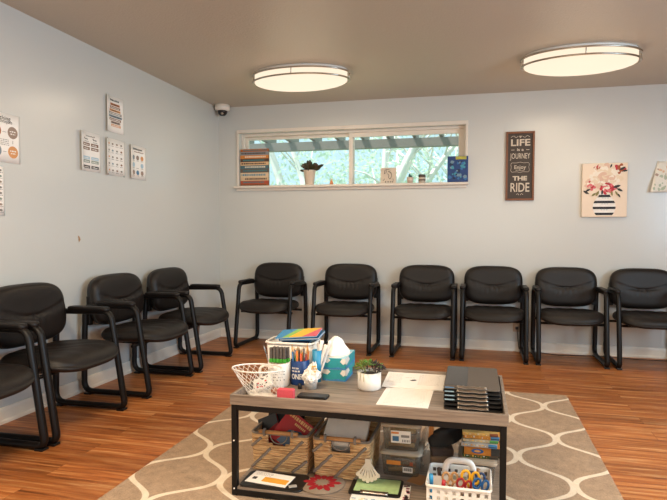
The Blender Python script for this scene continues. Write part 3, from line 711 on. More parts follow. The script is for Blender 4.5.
# sponge, phone, small black cap, papers
o = MB().prism(rrect(-.037, 0, .037, .046, .007, 4), -.013, .013, ax=1).build('sponge', mat('coral_sponge', 'd6505a', .8, var=.12, scale=120, bump=.3, bscale=150), bevel=.003)
tag(o, 'coral pink sponge standing behind the table rim beside the wire basket', 'sponge'); place(o, 1.890, -3.375, TZ, .03)
o = thing('phone', 'black phone lying flat near the table front rim', 'phone'); MB().prism(rrect(-.067, -.030, .067, .030, .010, 5), 0, .010).build('case', M_BLACK, o, bevel=.003)
MB().prism(rrect(-.061, -.025, .061, .025, .006, 4), .010, .0105).build('screen', mat('dark_screen', '141314', .3), o); place(o, 1.994, -3.315, TZ, .02)
o = MB().lathe([(.009, 0), (.010, .012), (.007, .024), (.0001, .025)], seg=14).build('plastic_stub', M_BLACK); tag(o, 'small black plastic stub standing between can and clear cup', 'cap'); place(o, 1.897, -3.20, TZ)
def lines(mb, x0, x1, y, n, dy, h, z, ragged=True, mi=0, cols=1):
    for k in range(n):
        xx = x0
        while xx < x1 - .004:
            w_ = random.uniform(.004, .014); w_ = min(w_, x1 - xx); mb.span((xx, y - k * dy, z), (xx + w_, y - k * dy + h, z + .0003), mi); xx += w_ + .003
for k in range(3):
    o = MB().box((0, 0, .00075), (.279, .206, .0014)).build('sheet', M_PAPER); tag(o, ['lowest', 'middle', 'top'][k] + ' sheet of the stacked landscape handouts beside the clipboards', 'paper', 'landscape handouts'); place(o, 2.398 - .002 * k, -2.971 - .002 * k, TZ + .0095 + .0017 * k, -.012 + .008 * k, radians(4.6))
    if k == 2:
        p = MB(); lines(p, .02, .12, .075, 9, .016, .0035, .0015); lines(p, -.125, -.06, .07, 7, .018, .003, .0015); lines(p, -.045, .0, .03, 1, .01, .004, .0015)
        p.build('printing', mat('faint_ink', 'b8aca0', .6), o)
        p = MB(); p.prism([(-.022, -.002), (-.010, -.010), (.004, -.006), (.012, .004), (.002, .012), (-.010, .008), (-.014, .002)], .0016, .002); p.build('emblem', mat('slate_ink', '4f4a48', .6), o)
o = MB().box((0, 0, .0006), (.216, .262, .001)).build('form', M_PAPER); tag(o, 'portrait form lying alone in front of the landscape handouts', 'paper'); place(o, 2.384, -3.215, TZ, -.01)
p = MB(); lines(p, -.085, .085, .10, 12, .018, .0018, .0011); p.build('printing', mat('faint_ink', 'b8aca0', .6), o)

# clipboards
M_CLIPB = mat('grey_brown_clipboard', '5f564e', .65, spec=.2, var=.1, scale=120); M_CLIPD = mat('black_clipboard', '1d1a19', .5, spec=.3)
M_SLEEVE = mat('glossy_black_sleeve', '241f1d', .16, spec=.35)
names = ['lowest clipboard of the stack', 'second clipboard from the bottom of the stack', 'third clipboard from the bottom of the stack', 'fourth clipboard from the bottom of the stack', 'fifth clipboard from the bottom of the stack, just under the top', 'topmost clipboard of the stack, half under a glossy sleeve']
for k in range(6):
    o = thing('clipboard', names[k] + ' on the coffee table', 'clipboard', group='clipboards stacked on the table'); wd, dp = .117, .197
    MB().prism(rrect(-wd, -dp, wd, dp, .018, 5), 0, .0035).build('board', M_CLIPB if k == 5 else M_CLIPD, o, bevel=.0008)
    c_ = MB(); c_.grid(lambda u, v: ((u - .5) * .124, -dp + .004 + .030 * v, .0037 + .0072 * sin(pi * min(1, .12 + v * .8)) + .001 * cos((u - .5) * 14)), 12, 10)
    cl = c_.build('clip', M_SILVER, o, solid=.0012)
    MB().tube([(-.05, -dp + .018, .0085), (.05, -dp + .018, .0085)], .0022, 8).build('spring', M_SILVER, cl)
    for x in (-.035, .035): MB().lathe([(.004, .0038), (.004, .005), (.0001, .006)], (x, -dp + .045, 0), 10).build('rivet', M_SILVER, o)
    if k in (2, 3, 4, 5):
        MB().box((-.092, -dp + .012, .0039), (.040, .014, .0006)).build('sticker', mat('pale_blue_sticker', '9fb9c4', .3) if k < 5 else mat('blue_sticker', '3b6f9c', .3), o)
    if k == 5:
        MB().prism(rrect(-wd + .003, -dp + .05, -.018, dp - .006, .006, 3), .0036, .0044).build('sleeve', M_SLEEVE, o)
    place(o, 2.667 - .0015 * k, -3.334 + dp + .0215 * k, TZ + .0112 * k, .006 * (k % 2))

# ------------------------------------------------------------------ on the shelf
M_YARN = mat('grey_yarn', '85786b', .9, var=.2, bump=.4, bscale=150); M_DOWEL = mat('wood_dowel', 'c08a54', .5, var=.2)
def seagrass(x0, x1, y0, y1, label):
    cx, cy = (x0 + x1) / 2, (y0 + y1) / 2; hx, hy = (x1 - x0) / 2, (y1 - y0) / 2 * KY; Hh = .168
    o = thing('seagrass_basket', label, 'basket', (cx, cy, SZ), group='seagrass baskets on the shelf')
    bd = MB(); N = 17; rr = .0051
    for k in range(N):
        z = rr + k * (Hh - 2 * rr) / (N - 1); f = .945 + .055 * z / Hh; ax, ay = hx * f - rr, hy * f - rr
        P = rrect(-ax, -ay, ax, ay, .018, 4)
        Q = []
        for i in range(len(P)):
            a_, b_2 = P[i], P[(i + 1) % len(P)]; d_ = math.dist(a_, b_2); st_ = max(1, int(d_ / .02))
            Q += [(a_[0] + (b_2[0] - a_[0]) * q / st_, a_[1] + (b_2[1] - a_[1]) * q / st_) for q in range(st_)]
        pts = [(x, y, z + .0016 * mnoise.noise(Vector((x * 40, y * 40, k * 3.1)))) for x, y in Q]
        if k >= N - 5:   # hand hole in the front wall
            hw = .036 * sqrt(max(0, 1 - ((N - 1 - k) / 5.0) ** 2)) + .004
            i0 = [i for i, p in enumerate(pts) if p[1] < -ay + .002 and abs(p[0]) < hw]
            if i0:
                a1 = i0[-1] + 1; pts = pts[a1:] + pts[:i0[0]]; bd.tube(pts, rr, 7); continue
        bd.tube(pts, rr, 7, True)
    bd.span((-hx * .93, -hy * .93, 0), (hx * .93, hy * .93, .005))
    bd.build('woven_body', M_STRAW, o)
    MB().tube([(x, y, Hh + .003) for x, y in rrect(-hx + rr, -hy + rr, hx - rr, hy - rr, .02, 5)], .0065, 8, True, bn=(0, 0, 1)).build('rim', M_YARN, o)
    yn = MB()
    for xa, za, xb, zb in ((-.134, .106, -.084, .150), (-.132, .012, -.040, .104), (-.028, .006, .112, .150), (.060, .004, .128, .060)):
        P = [(xa + (xb - xa) * q / 10 + .0015 * sin(q * 2), -hy * (.945 + .055 * (za + (zb - za) * q / 10) / Hh) - .0006, za + (zb - za) * q / 10) for q in range(11)]
        yn.tube([p_ for p_ in P if abs(p_[0]) < hx * .97], .0066, 7)
    yn.tube([(.040 * cos(q), -hy - .001, Hh + .038 * sin(q)) for q in [pi + pi * i / 10 for i in range(11)]], .0024, 7)
    yn.build('yarn_stripes', M_YARN, o)
    MB().tube([(-.090, -hy - .004, Hh + .0135), (.090, -hy - .004, Hh + .0135)], .0085, 10).build('handle', M_DOWEL, o)
    for x_ in (-.066, .066): MB().tube([(x_, -hy - .004 + .0105 * cos(q), Hh + .012 + .0125 * sin(q)) for q in [2 * pi * i / 12 for i in range(12)]], .0065, 6, True, bn=(1, 0, 0)).build('handle_tie', M_YARN, o)
    return o
seagrass(1.690, 1.966, -3.295, -2.99, 'left seagrass basket holding picture books on the table shelf')
seagrass(1.981, 2.243, -3.302, -2.99, 'right seagrass basket holding a white lidded tub on the table shelf')
def cover_book(label, col, size, loc, rot, marks, mcol, extra=None):
    o = book(label, [col], size, *loc, *rot); p = MB(); sx, sy, sz = size
    for q in marks: add_text(p, q[0], q[1], lambda x, y, z, q=q: (q[2] + x * cos(q[4]) - y * sin(q[4]), q[3] + x * sin(q[4]) + y * cos(q[4]), sz / 2 + .0002 + z), width=q[5])
    if p.v: p.build('lettering', mat('ink_' + mcol, mcol, .5), o)
    if extra:
        e_ = MB(); e_.prism(extra[1], sz / 2, sz / 2 + .0006); e_.build('cover_picture', mat('ink_' + extra[0], extra[0], .4), o)
    return o
cover_book('black picture book with white script at the back of the left basket', '1a1614', (.18, .20, .012), (1.805, -3.135, SZ + .150), (0, radians(70), radians(0)), [('Have', .036, -.03, .062, .25, .06)], 'c9bfb4')
rb_ = cover_book('red picture book with tan lettering and a navy picture leaning in the left basket', 'a8140f', (.17, .15, .010), (1.872, -3.205, SZ + .150), (radians(0), radians(66), radians(34)), [], 'd8a45a', ('22405e', [(-.05, -.07), (.06, -.07), (.07, .01), (.02, .022), (-.03, .0)]))
p = MB(); x = -.066
for k in range(11):
    w_ = (.008, .011, .006, .010)[k % 4]; p.box((x + w_ / 2, .058, .0053), (w_, .016 - .003 * (k % 3 == 1), .0006)); x += w_ + .0035
x = -.02
for k in range(7): p.box((x, .036, .0053), (.006, .010, .0006)); x += .0085
p.build('lettering', mat('ink_d8a45a', 'd8a45a', .5), rb_)
cover_book('thin red and black book tilted at the left of the left basket', '8d1a1c', (.10, .17, .008), (1.752, -3.185, SZ + .130), (radians(0), radians(68), radians(-25)), [], 'd8a45a', ('1a1614', [(-.05, .01), (.05, .04), (.05, .085), (-.05, .085)]))
# white lidded tub in the right basket
tbx = thing('lidded_tub', 'white lidded plastic tub tilted inside the right seagrass basket', 'tub', (2.112, -3.130, SZ + .118)); tbx.rotation_euler = (radians(30), 0, 0)
def taperbox(mb, bx, by, tx, ty, z0, z1, r=.02, mi=0):
    A_ = rrect(-bx, -by, bx, by, r, 4); B_ = rrect(-tx, -ty, tx, ty, r, 4); n = len(A_)
    mb.add([(x, y, z0) for x, y in A_] + [(x, y, z1) for x, y in B_], [tuple(range(n))[::-1], tuple(range(n, 2 * n))] + [(i, (i + 1) % n, n + (i + 1) % n, n + i) for i in range(n)], mi, False)
    return mb
taperbox(MB(), .080, .075, .094, .088, -.03, .068, .025).build('body', clear('milky_plastic', 'f2eae0', .85, .3), tbx)
taperbox(MB(), .100, .094, .098, .091, .066, .084, .028).build('lid', mat('milky_lid', 'f4ece2', .4), tbx, bevel=.003)
# black tray, envelope, tag
o = MB().prism(rrect(-.138, -.075, .138, .075, .025, 5), 0, .008).build('tray', M_BLACK, bevel=.002); tag(o, 'flat black tray under the envelope at the shelf left front', 'tray'); place(o, 1.846, -3.392, SZ, .02)
o = thing('envelope', 'white envelope with a yellow label lying on the black tray', 'envelope'); MB().box((0, 0, .001), (.19, .105, .002)).build('paper', M_PAPER, o)
MB().box((.03, -.012, .0023), (.115, .042, .0006)).build('label', mat('amber_label', 'e3a03a', .5), o); MB().box((-.068, -.012, .0022), (.02, .022, .0004)).build('stamp', M_INK, o)
p = MB(); lines(p, -.08, .0, .040, 3, .010, .002, .0021); p.build('printing', M_GREYINK, o); place(o, 1.822, -3.388, SZ + .0082, -.10)
o = MB().box((0, 0, .0008), (.034, .022, .0016)).build('paper_tag', mat('grey_card', 'a7a39c', .5)); tag(o, 'small grey paper tag lying at the right end of the envelope', 'tag'); place(o, 1.938, -3.432, SZ + .0085, .5)
# trivet
o = thing('trivet', 'round taupe trivet with a red flower on the shelf front', 'trivet', (2.046, -3.360, SZ)); MB().lathe([(.097, 0), (.099, .003), (.097, .007), (.0001, .007)], seg=48).build('disc', mat('taupe_felt', '85725f', .8, var=.2), o)
pe = MB()
for k in range(12):
    a_ = 2 * pi * k / 12 + .1; r0, r1, w_ = .026, (.070 if k % 2 else .084), .0125
    c_, s_2 = cos(a_), sin(a_); L_ = [(r0, 0), (r0 + .016, -w_), (r1 - .012, -w_ * .9), (r1, 0), (r1 - .012, w_ * .9), (r0 + .016, w_)]
    pe.prism([(r * c_ - q * s_2, r * s_2 + q * c_) for r, q in L_], .0071, .0082)
pe.build('petals', mat('red_felt', '94101a', .7), o)
# magazine and green clipboard
o = thing('magazine', 'open edged magazine with pink and blue print under the green clipboard', 'magazine'); MB().box((0, 0, .002), (.235, .165, .004)).build('pages', M_PAPER, o)
q = MB()
for k in range(46): q.box((random.uniform(-.112, .112), random.choice((-1, 1)) * random.uniform(.062, .08) if k % 2 else random.uniform(-.08, .08), .0042), (random.uniform(.006, .018), random.uniform(.004, .010), .0004), k % 4) if k % 2 else q.box((random.uniform(.095, .112), random.uniform(-.08, .08), .0043), (.012, .012, .0004), k % 4)
q.build('printing', [mat('pink_print', 'c9647c', .5), mat('blue_print', '6f9bb5', .5), mat('dark_print', '5a4a48', .5), mat('cream_print', 'e6d3b0', .5)], o); place(o, 2.305, -3.388, SZ, .06)
o = thing('paper_clipboard', 'black clipboard holding a pale green sheet on the shelf', 'clipboard'); MB().prism(rrect(-.108, -.078, .108, .078, .014, 4), 0, .004).build('board', M_BLACK, o, bevel=.001)
MB().box((.004, .008, .0046), (.185, .122, .0012)).build('green_sheet', mat('pale_green_paper', 'a4bd84', .6, var=.25, scale=45), o)
c_ = MB(); c_.grid(lambda u, v: ((u - .5) * .115, -.076 + .024 * v, .0045 + .009 * sin(pi * min(1, .1 + v * .8))), 6, 8); c_.build('clip', M_SILVER, o, solid=.0014); place(o, 2.278, -3.345, SZ + .0048, .03)
# scallop shell
o = MB(); 
for k in range(7):
    a_ = radians(-90 + (k - 3) * 12.5); L_ = .094 - .0035 * abs(k - 3); d1 = Vector((cos(a_), sin(a_))); n1 = Vector((-d1.y, d1.x))
    pts = [(0.014, .0055), (.045, .0038), (.070, .0062), (L_ - .008, .0100), (L_, .0088), (L_ + .005, .005)]
    poly = [d1 * r + n1 * w_ for r, w_ in pts] + [d1 * r - n1 * w_ for r, w_ in pts[::-1]]
    o.prism([(p_.x, p_.y) for p_ in poly], -.003, .003)
o.prism([(-.016, .010), (.016, .010), (.014, -.012), (.022, -.026), (-.022, -.026), (-.014, -.012)], -.0035, .0035)
o = o.build('scallop_shell', mat('bone_wood', 'dccbb3', .6), bevel=.0008); tag(o, 'cream cut-out scallop shell leaning on the right seagrass basket', 'shell'); place(o, 2.238, -3.318, SZ + .102, 0, radians(82), 0); o.scale = (.9, .9, .9)
# clear stacked bins
M_CLEAR = clear('clear_plastic', 'a89a8a', .10, .15); M_LIDT = clear('tan_translucent_lid', 'c9b59c', .72, .35)
def clear_bin(label, x, y, z, rz, hx, hy, h, group='clear lidded bins on the shelf'):
    o = thing('clear_bin', label, 'storage bin', (x, y, z), rz, group); b_2 = MB()
    A_ = rrect(-hx * .88, -hy * .88, hx * .88, hy * .88, .015, 4); B_ = rrect(-hx, -hy, hx, hy, .02, 4); n = len(A_)
    b_2.add([(p_[0], p_[1], 0) for p_ in A_] + [(p_[0], p_[1], h - .012) for p_ in B_], [tuple(range(n))[::-1]] + [(i, (i + 1) % n, n + (i + 1) % n, n + i) for i in range(n)], 0, True)
    b_2.build('body', M_CLEAR, o, solid=.0012)
    l_ = MB(); taperbox(l_, hx + .007, hy + .007, hx + .006, hy + .006, h - .016, h - .004, .022); taperbox(l_, hx + .004, hy + .004, hx - .004, hy - .004, h - .004, h, .02)
    l_.build('lid', M_LIDT, o, bevel=.002)
    return o
b1 = clear_bin('lower clear bin with an orange label, beneath the other bin', 2.360, -3.105, SZ, 0, .088, .098, .114)
b2_ = clear_bin('upper clear bin with a white and blue label, stacked on another bin', 2.358, -3.105, SZ + .115, .03, .084, .094, .122)
q = MB(); q.M = Matrix.Scale(1.4, 4); q.box((0, 0, 0), (.062, .001, .040), 0); q.box((-.018, -.0007, .013), (.024, .001, .006), 1); q.box((-.016, -.0007, -.006), (.020, .001, .016), 2); q.box((.014, -.0007, .003), (.026, .001, .008), 3)
for k in range(5): q.box((.006 + .005 * k, -.0007, -.012), (.002, .001, .008), 4)
q.build('label', [M_PAPER, mat('orange_label', 'e08a3a', .5), mat('blue_label', '3c6d92', .5), M_GREYINK, M_INK], b2_).matrix_basis = Mx(0, -.0915, .062, 0, radians(6), 0)
q = MB(); q.M = Matrix.Scale(1.35, 4); q.box((-.022, 0, .012), (.046, .001, .014), 1); q.box((.024, -.0002, -.010), (.032, .001, .018), 0); q.box((.036, 0, .012), (.010, .001, .012), 2)
for k in range(9): q.box((.012 + .003 * k, -.0009, -.008), (.0014 + .0008 * (k % 2), .001, .011), 3)
q.build('label', [M_PAPER, mat('orange_label', 'e08a3a', .5), mat('rust_label', '9c4a2a', .5), M_INK], b1).matrix_basis = Mx(0, -.0945, .046, 0, radians(6), 0)
M_TANC = mat('brown_craft', '7a5a3e', .7, var=.4, scale=50)
for i, (b_, zz) in enumerate(((b1, SZ), (b2_, SZ + .115))):
    for k in range(6):
        o = MB().tube([(-.058, 0, 0), (0, .003, .003), (.058, 0, 0)], .0098, 7).build('craft_stick', mat('craft_' + PC[(k * 3 + i) % 16], ['c8965a', '8a6a4a', 'd9a860', 'b86a34', '7a5c44', 'c9ae84'][k], .7))
        tag(o, 'brown craft roll lying inside the ' + ('lower' if i == 0 else 'upper') + ' clear bin', 'craft supply', 'craft rolls in the ' + ('lower' if i == 0 else 'upper') + ' clear bin')
        place(o, 2.359, -3.105 - .058 + .023 * k, zz + .014 + .024 * (k % 3), .1 * sin(k * 2))
o = MB().box((0, 0, .0006), (.07, .09, .0012)).build('tan_paper', mat('tan_paper', 'b07a48', .6)); tag(o, 'tan sheet of paper sticking out beside the bins under the caddy side', 'paper'); place(o, 2.442, -3.215, SZ + .0004, -.4)
# clear bin at the right with boxes on it
b3 = clear_bin('clear bin at the right leg under the stacked crayon boxes', 2.688, -3.095, SZ, 0, .076, .105, .104)
for k in range(5):
    o = MB().tube([(0, -.07, 0), (0, .07, 0)], .010, 8).build('marker', mat('marker_' + str(k), ['b0a89c', '8a8680', '6a6058', 'a89a88', '54504c'][k], .4)); tag(o, 'grey marker lying in the right hand clear bin', 'marker', 'grey markers in the right bin'); place(o, 2.642 + .022 * k, -3.10, SZ + .013)
BX = [('4a5a34', '54483a', 'dark green speckled flat box, lowest of the stack on the right bin', .016, False), ('b5702c', '2a2826', 'orange brown box with a blue oval in the stack on the right bin', .036, True),
      ('a8a096', '3f82b0', 'grey flat box with a blue end above the orange brown box', .018, False), ('b8a888', '4f9a4a', 'tan thin box with a green end in the upper stack on the right bin', .012, False),
      ('c98a3c', '3f82b0', 'yellow orange box with a blue end near the stack top', .018, False), ('c9a05a', '8a4a2a', 'yellow tan box with a brown end topping the stack', .014, False)]
z = SZ + .105
for k, (c_, ce, lb, h, em) in enumerate(BX):
    o = thing('craft_box', lb, 'box', (2.700 + .006 * sin(k * 2), -3.095 + .008 * cos(k * 1.7), z), .04 * sin(k * 3), 'flat boxes stacked on the right bin')
    MB().box((0, 0, h / 2), (.150, .17, h - .0006)).build('carton', mat('carton_' + c_, c_, .6, spec=.2, var=.35, scale=40), o, bevel=.0015)
    q = MB(); q.box((.056, -.0852, h / 2), (.036, .0008, h * .92), 4); q.box((.056, -.0857, h * .3), (.036, .0006, h * .18), 5)
    if em:
        q.prism([(-.018 + .026 * cos(2 * pi * i / 16), h / 2 + .010 * sin(2 * pi * i / 16)) for i in range(16)], -.0858, -.0850, 0, ax=1); q.prism([(-.018 + .014 * cos(2 * pi * i / 12), h / 2 + .005 * sin(2 * pi * i / 12)) for i in range(12)], -.0864, -.0858, 2, ax=1)
    else:
        for i in range(9): q.box((-.066 + .0115 * i, -.0852, h / 2 + .002 * sin(i * 3)), (.004 + .004 * (i % 2), .0008, h * (.2 + .2 * (i % 3 == 0))), (1, 3, 2)[(i + k) % 3])
    q.build('printing', [mat('emblem_blue', '1f4f86', .5), mat('print_yellow', 'e8b24a', .5), mat('print_tan', 'c98c4a', .5), mat('print_pale', 'd8d0c0', .5), mat('end_' + ce, ce, .5), mat('print_dark', '2e2a26', .5)], o); z += h + .0004
# black cloth bag in a clear bag, orange pouch
o = MB(); pillow(o, .085, .042, .038, 2.6, nr=8, ns=40, top=lambda x, y: .008 * sin(x * 50) + .006 * sin(y * 80)); o = o.build('black_pouch', mat('black_cloth', '0d0b0b', .95, var=.2)); tag(o, 'black cloth pouch stuffed in the clear bag beside the bins', 'pouch'); place(o, 2.550, -3.085, SZ + .158, 0, radians(80), radians(-26))
o = MB(); o.grid(lambda u, v: tuple(Vector((.092 * cos(2 * pi * u), .070 * sin(2 * pi * u), 0)) * (1 + .16 * mnoise.noise(Vector((3 * cos(2 * pi * u), 3 * sin(2 * pi * u), v * 5)))) * (.55 + .45 * sin(pi * (.25 + .6 * v))) + Vector((0, 0, .002 + .20 * v))), 48, 20)
o = o.build('clear_bag', clear('crinkled_clear_bag', 'd8ccc0', .02, .2)); tag(o, 'crumpled clear plastic bag standing behind the white caddy', 'bag'); place(o, 2.528, -3.080, SZ)
o = MB().box((0, 0, .055), (.020, .05, .11)).build('orange_pouch', mat('orange_card', 'c9762c', .6, var=.2), bevel=.003); tag(o, 'narrow orange packet standing in the clear bag beside the upper bin', 'packet'); place(o, 2.482, -3.085, SZ + .135, 0, 0, radians(4))
for k, c_ in enumerate(('6a4a34', '8a6a4a', '4a3428')):
    o = MB().box((0, 0, .02), (.10, .09, .036)).build('craft_bundle', mat('bundle_' + c_, c_, .8, var=.3, scale=40), bevel=.008); tag(o, ['lowest', 'middle', 'topmost'][k] + ' brown bundle at the bottom of the clear bag', 'bundle', 'brown bundles in the clear bag'); place(o, 2.53, -3.085, SZ + .003 + .037 * k, .1 * k)

# white caddy with scissors
CX, CY = 2.617, -3.368; hx, hy, hh = .120, .100, .094
cd_ = thing('caddy', 'white plastic caddy with square holes and arched handle holding scissors', 'caddy', (CX, CY, SZ))
body = MB()
def wall_holes(L0, L1, z0, z1, put, nx, rows):
    # wall with square holes: horizontal bands and vertical bars
    zs = [z0] + [q for r_ in rows for q in r_] + [z1]
    for i in range(0, len(zs), 2): put(L0, L1, zs[i], zs[i + 1])
    w_ = (L1 - L0) / nx
    for r_ in rows:
        for i in range(nx + 1):
            c_ = L0 + i * w_; put(max(L0, c_ - w_ * .28), min(L1, c_ + w_ * .28), r_[0], r_[1])
rows = [(.014, .030), (.040, .056), (.066, .082)]
for y in (-hy, hy): wall_holes(-hx, hx, 0, hh, lambda a_, b_, c_, d_, y=y: body.span((a_, y - .0015, c_), (b_, y + .0015, d_)), 8, rows)
for x in (-hx, hx): wall_holes(-hy, hy, 0, hh, lambda a_, b_, c_, d_, x=x: body.span((x - .0015, a_, c_), (x + .0015, b_, d_)), 6, rows)
body.span((-hx, -hy, 0), (hx, hy, .003)); body.build('body', M_WHITE, cd_)
MB().tube([(x, y, hh) for x, y in rrect(-hx - .003, -hy - .003, hx + .003, hy + .003, .018, 5)], .0062, 8, True, r2=.0045, bn=(0, 0, 1)).build('rim', M_WHITE, cd_)
MB().span((-hx + .002, .010, .003), (hx - .002, .0135, .086)).span((-.062, .008, .055), (.062, .0155, .106)).build('divider', M_WHITE, cd_, bevel=.002)
MB().tube(fillet([(-.058, .012, .095), (-.050, .012, .156), (.050, .012, .156), (.058, .012, .095)], .035, 7), .0095, 10, r2=.013, bn=(0, 1, 0)).build('handle', M_WHITE, cd_)
MB().prism(rrect(-.030, .080, .030, .096, .006, 4), .0055, .008, ax=1).build('label_plate', mat('grey_green_plate', 'a3a394', .5), cd_)
def scissors(label, col, x, y, z, rz, ry, s=1.0):
    o = thing('scissors', label, 'scissors', group='scissors in the white caddy'); h = MB()
    for sx, w_ in ((-1, .019), (1, .016)):
        h.tube([(sx * .019 * s + w_ * s * cos(q) * .85, 0, .112 * s + .023 * s * sin(q)) for q in [2 * pi * i / 20 for i in range(20)]], .0042 * s, 7, True, r2=.0055 * s, bn=(0, 1, 0))
        h.tube([(sx * .016 * s, 0, .092 * s), (sx * .004 * s, 0, .070 * s)], .005 * s, 7)
    h.build('handles', mat('scissor_' + col, col, .4), o)
    bl = MB()
    for sx in (-1, 1): bl.prism([(sx * .008 * s, .074 * s), (sx * .001 * s, .080 * s), (-sx * .003 * s, 0), (sx * .002 * s, .002 * s)], -.001 * sx - .0008, -.001 * sx + .0008, ax=1)
    bl.build('blades', M_SILVER, o)
    return place(o, x, y, z, rz, 0, ry)
scissors('scissors with tan handles in the left half of the caddy', 'b98a58', CX - .028, CY - .040, SZ + .010, .1, radians(-3), .86)
scissors('scissors with red handles lying low in the caddy middle', 'a01c24', CX + .000, CY - .060, SZ + .006, 0, radians(14), .80)
scissors('scissors with yellow handles standing tall in the caddy right half', 'f0b52a', CX + .040, CY - .045, SZ + .006, -.1, radians(3), 1.0)
scissors('scissors with blue handles leaning at the caddy right end', '1f5f9a', CX + .062, CY - .066, SZ + .006, .2, radians(14), .86)
scissors('scissors with navy handles just behind the yellow scissors', '24406a', CX + .062, CY - .022, SZ + .008, 0, radians(4), .90)
for k, (lb, c_, x, y, tl) in enumerate((('bright blue marker standing at the caddy left front', '2f8fc0', -.100, -.070, -3), ('black marker lying among the red scissors in the caddy', '1a1716', .012, -.030, 32), ('red marker standing low at the caddy front left', 'c0282c', -.065, -.06, 5), ('brown marker standing in the caddy rear left half', '5a4636', -.07, .045, -8), ('tan marker standing in the caddy rear right half', 'a87a50', .06, .05, 8))):
    hm = (.118, .10, .094, .10, .11)[k]
    o = thing('marker_pen', lb, 'marker', group='markers in the white caddy'); MB().tube([(0, 0, 0), (0, 0, hm * .7)], .0072, 10).build('barrel', mat('pen_' + c_, c_, .4), o)
    MB().tube([(0, 0, hm * .7), (0, 0, hm)], .008, 10).build('cap', mat('pen_' + c_, c_, .4), o); place(o, CX + x, CY + y, SZ + .006 + (.012 if k == 1 else 0), 0, 0, radians(tl))

# ================================================================== ON THE WINDOW SILL
SY = -.02; SL = OZ0
o = thing('book_sign', 'tall board painted as stacked book spines at the left end of the sill', 'sign', (.400, .010, SL))
sp = MB(); z = 0; hs = [.045, .03, .045, .04, .05, .04, .03, .04, .035, .028]
MB().span((-.158, -.004, 0), (.158, .016, .386)).build('board', mat('brown_board', '7a5238', .6), o)
cs = ['b0602a', 'b8523a', 'd8b894', 'e2c6a2', '6a5a50', '4f7078', 'e8bf92', '5e4434', 'd9863c', '8f9498', 'b8662e']
hs = [.022, .034, .036, .048, .040, .036, .036, .034, .036, .036, .028]
for k in range(11):
    sp.span((-.157, -.010, z + .0003), (.157, -.004, z + hs[k] - .0003), k); z += hs[k]
o2 = sp.build('painted_spines', [mat('spine_' + str(k), c_, .55, var=.15) for k, c_ in enumerate(cs)], o)
sp = MB(); z = 0
for k in range(11):
    x = -.145 + .02 * (k % 3)
    while x < .13 - .02 * (k % 2):
        w_ = random.uniform(.008, .02); sp.span((x, -.0112, z + hs[k] * .3), (x + w_, -.0098, z + hs[k] * .72), (0, 1, 2)[(k * 7 + 1) % 3] if k not in (2, 3) else (1, 3)[k % 2]); x += w_ + .006
    z += hs[k]
sp.build('spine_lettering', [mat('spine_cream', 'efe2cd', .6), mat('spine_dark', '4a3a32', .6), mat('spine_teal', '3f8088', .6), mat('spine_blue', '5f8ea0', .6)], o)

o = thing('sill_plant', 'dark leafy plant in a tapered cream pot on the window sill', 'potted plant', (1.000, .008, SL))
MB().lathe([(.040, 0), (.044, .006), (.062, .140), (.068, .150), (.060, .150), (.058, .135), (.0001, .132)], seg=32).build('pot', mat('cream_pot', 'd9c7b2', .5), o)
lf = MB()
rl = random.Random(11)
for k in range(20):
    a_ = k * 2.4 + rl.uniform(-.4, .4); el = radians(rl.uniform(5, 40) if k < 11 else rl.uniform(45, 85)); L_ = rl.uniform(.11, .165) if k < 11 else rl.uniform(.10, .145)
    lf.M = Mx(.004 * cos(a_), .004 * sin(a_), .140) @ Matrix.Diagonal((1, .62, 1, 1)) @ Mx(0, 0, 0, a_, 0, -el) @ Matrix.Rotation(rl.uniform(.5, 1.3) * rl.choice((-1, 1)), 4, 'X')
    lf.sphere((L_ * .56, 0, 0), (L_ * .44, .021, .0035), k % 2, 10, 8); lf.tube([(0, 0, 0), (L_ * .2, 0, 0)], .003, 6, mi=k % 2)
lf.M = Matrix.Identity(4)
lf.build('leaves', [mat('dark_olive_leaf', '38351c', .4, var=.4), mat('bronze_leaf', '4a3a26', .4, var=.4)], o, solid=.0016)
o = thing('small_figurine', 'tiny orange and white figurine on the sill, right of the plant', 'figurine', (1.235, -.005, SL))
MB().lathe([(.018, 0), (.020, .012), (.012, .035), (.0001, .06)], seg=16).build('body', mat('figurine_orange', 'd98a52', .5), o); MB().sphere((0, 0, .052), .011).build('head', mat('figurine_cream', 'f0dcc8', .5), o)
o = thing('framed_sketch', 'small square board with a black ink sketch standing on the sill', 'picture', (1.812, -.005, SL)); o.rotation_euler = (radians(-6), 0, 0)
MB().span((-.078, 0, .0), (.078, .012, .160)).build('board', mat('cream_board', 'd9c8b4', .6), o, bevel=.001)
sk = MB()
def curve_on(mb, pts, r, y=-.0006, mi=0): mb.tube([(p_[0], y, p_[1]) for p_ in fillet([(a_[0], a_[1], 0) for a_ in pts], .02, 4)], r, 5, mi=mi)
for pts in ([(-.04, .10), (-.035, .14), (.0, .145), (.02, .13)], [(-.04, .10), (-.02, .11), (-.02, .135)], [(.0, .12), (.03, .11), (.035, .07), (.015, .045)], [(-.01, .10), (.01, .085), (.0, .06), (.02, .045)], [(-.035, .05), (-.05, .03)], [(.045, .05), (.055, .03)], [(-.005, .125), (.015, .12), (.02, .10)]): curve_on(sk, pts, .0022)
for x in (-.03, -.005, .02, .04): sk.span((x, -.001, .012), (x + .009, .0002, .024))
sk.build('ink_sketch', M_INK, o)
o = thing('tiny_cactus', 'tiny cactus in a pink white pot on the sill', 'potted plant', (2.030, -.008, SL)); MB().lathe([(.026, 0), (.034, .058), (.030, .058), (.0001, .052)], seg=20).build('pot', mat('blush_pot', 'd8c2b0', .5), o)
MB().sphere((-.006, 0, .068), (.011, .011, .024)).sphere((.010, .002, .062), (.008, .008, .016)).build('cactus', mat('blue_green_cactus', '2f5a5a', .6), o)
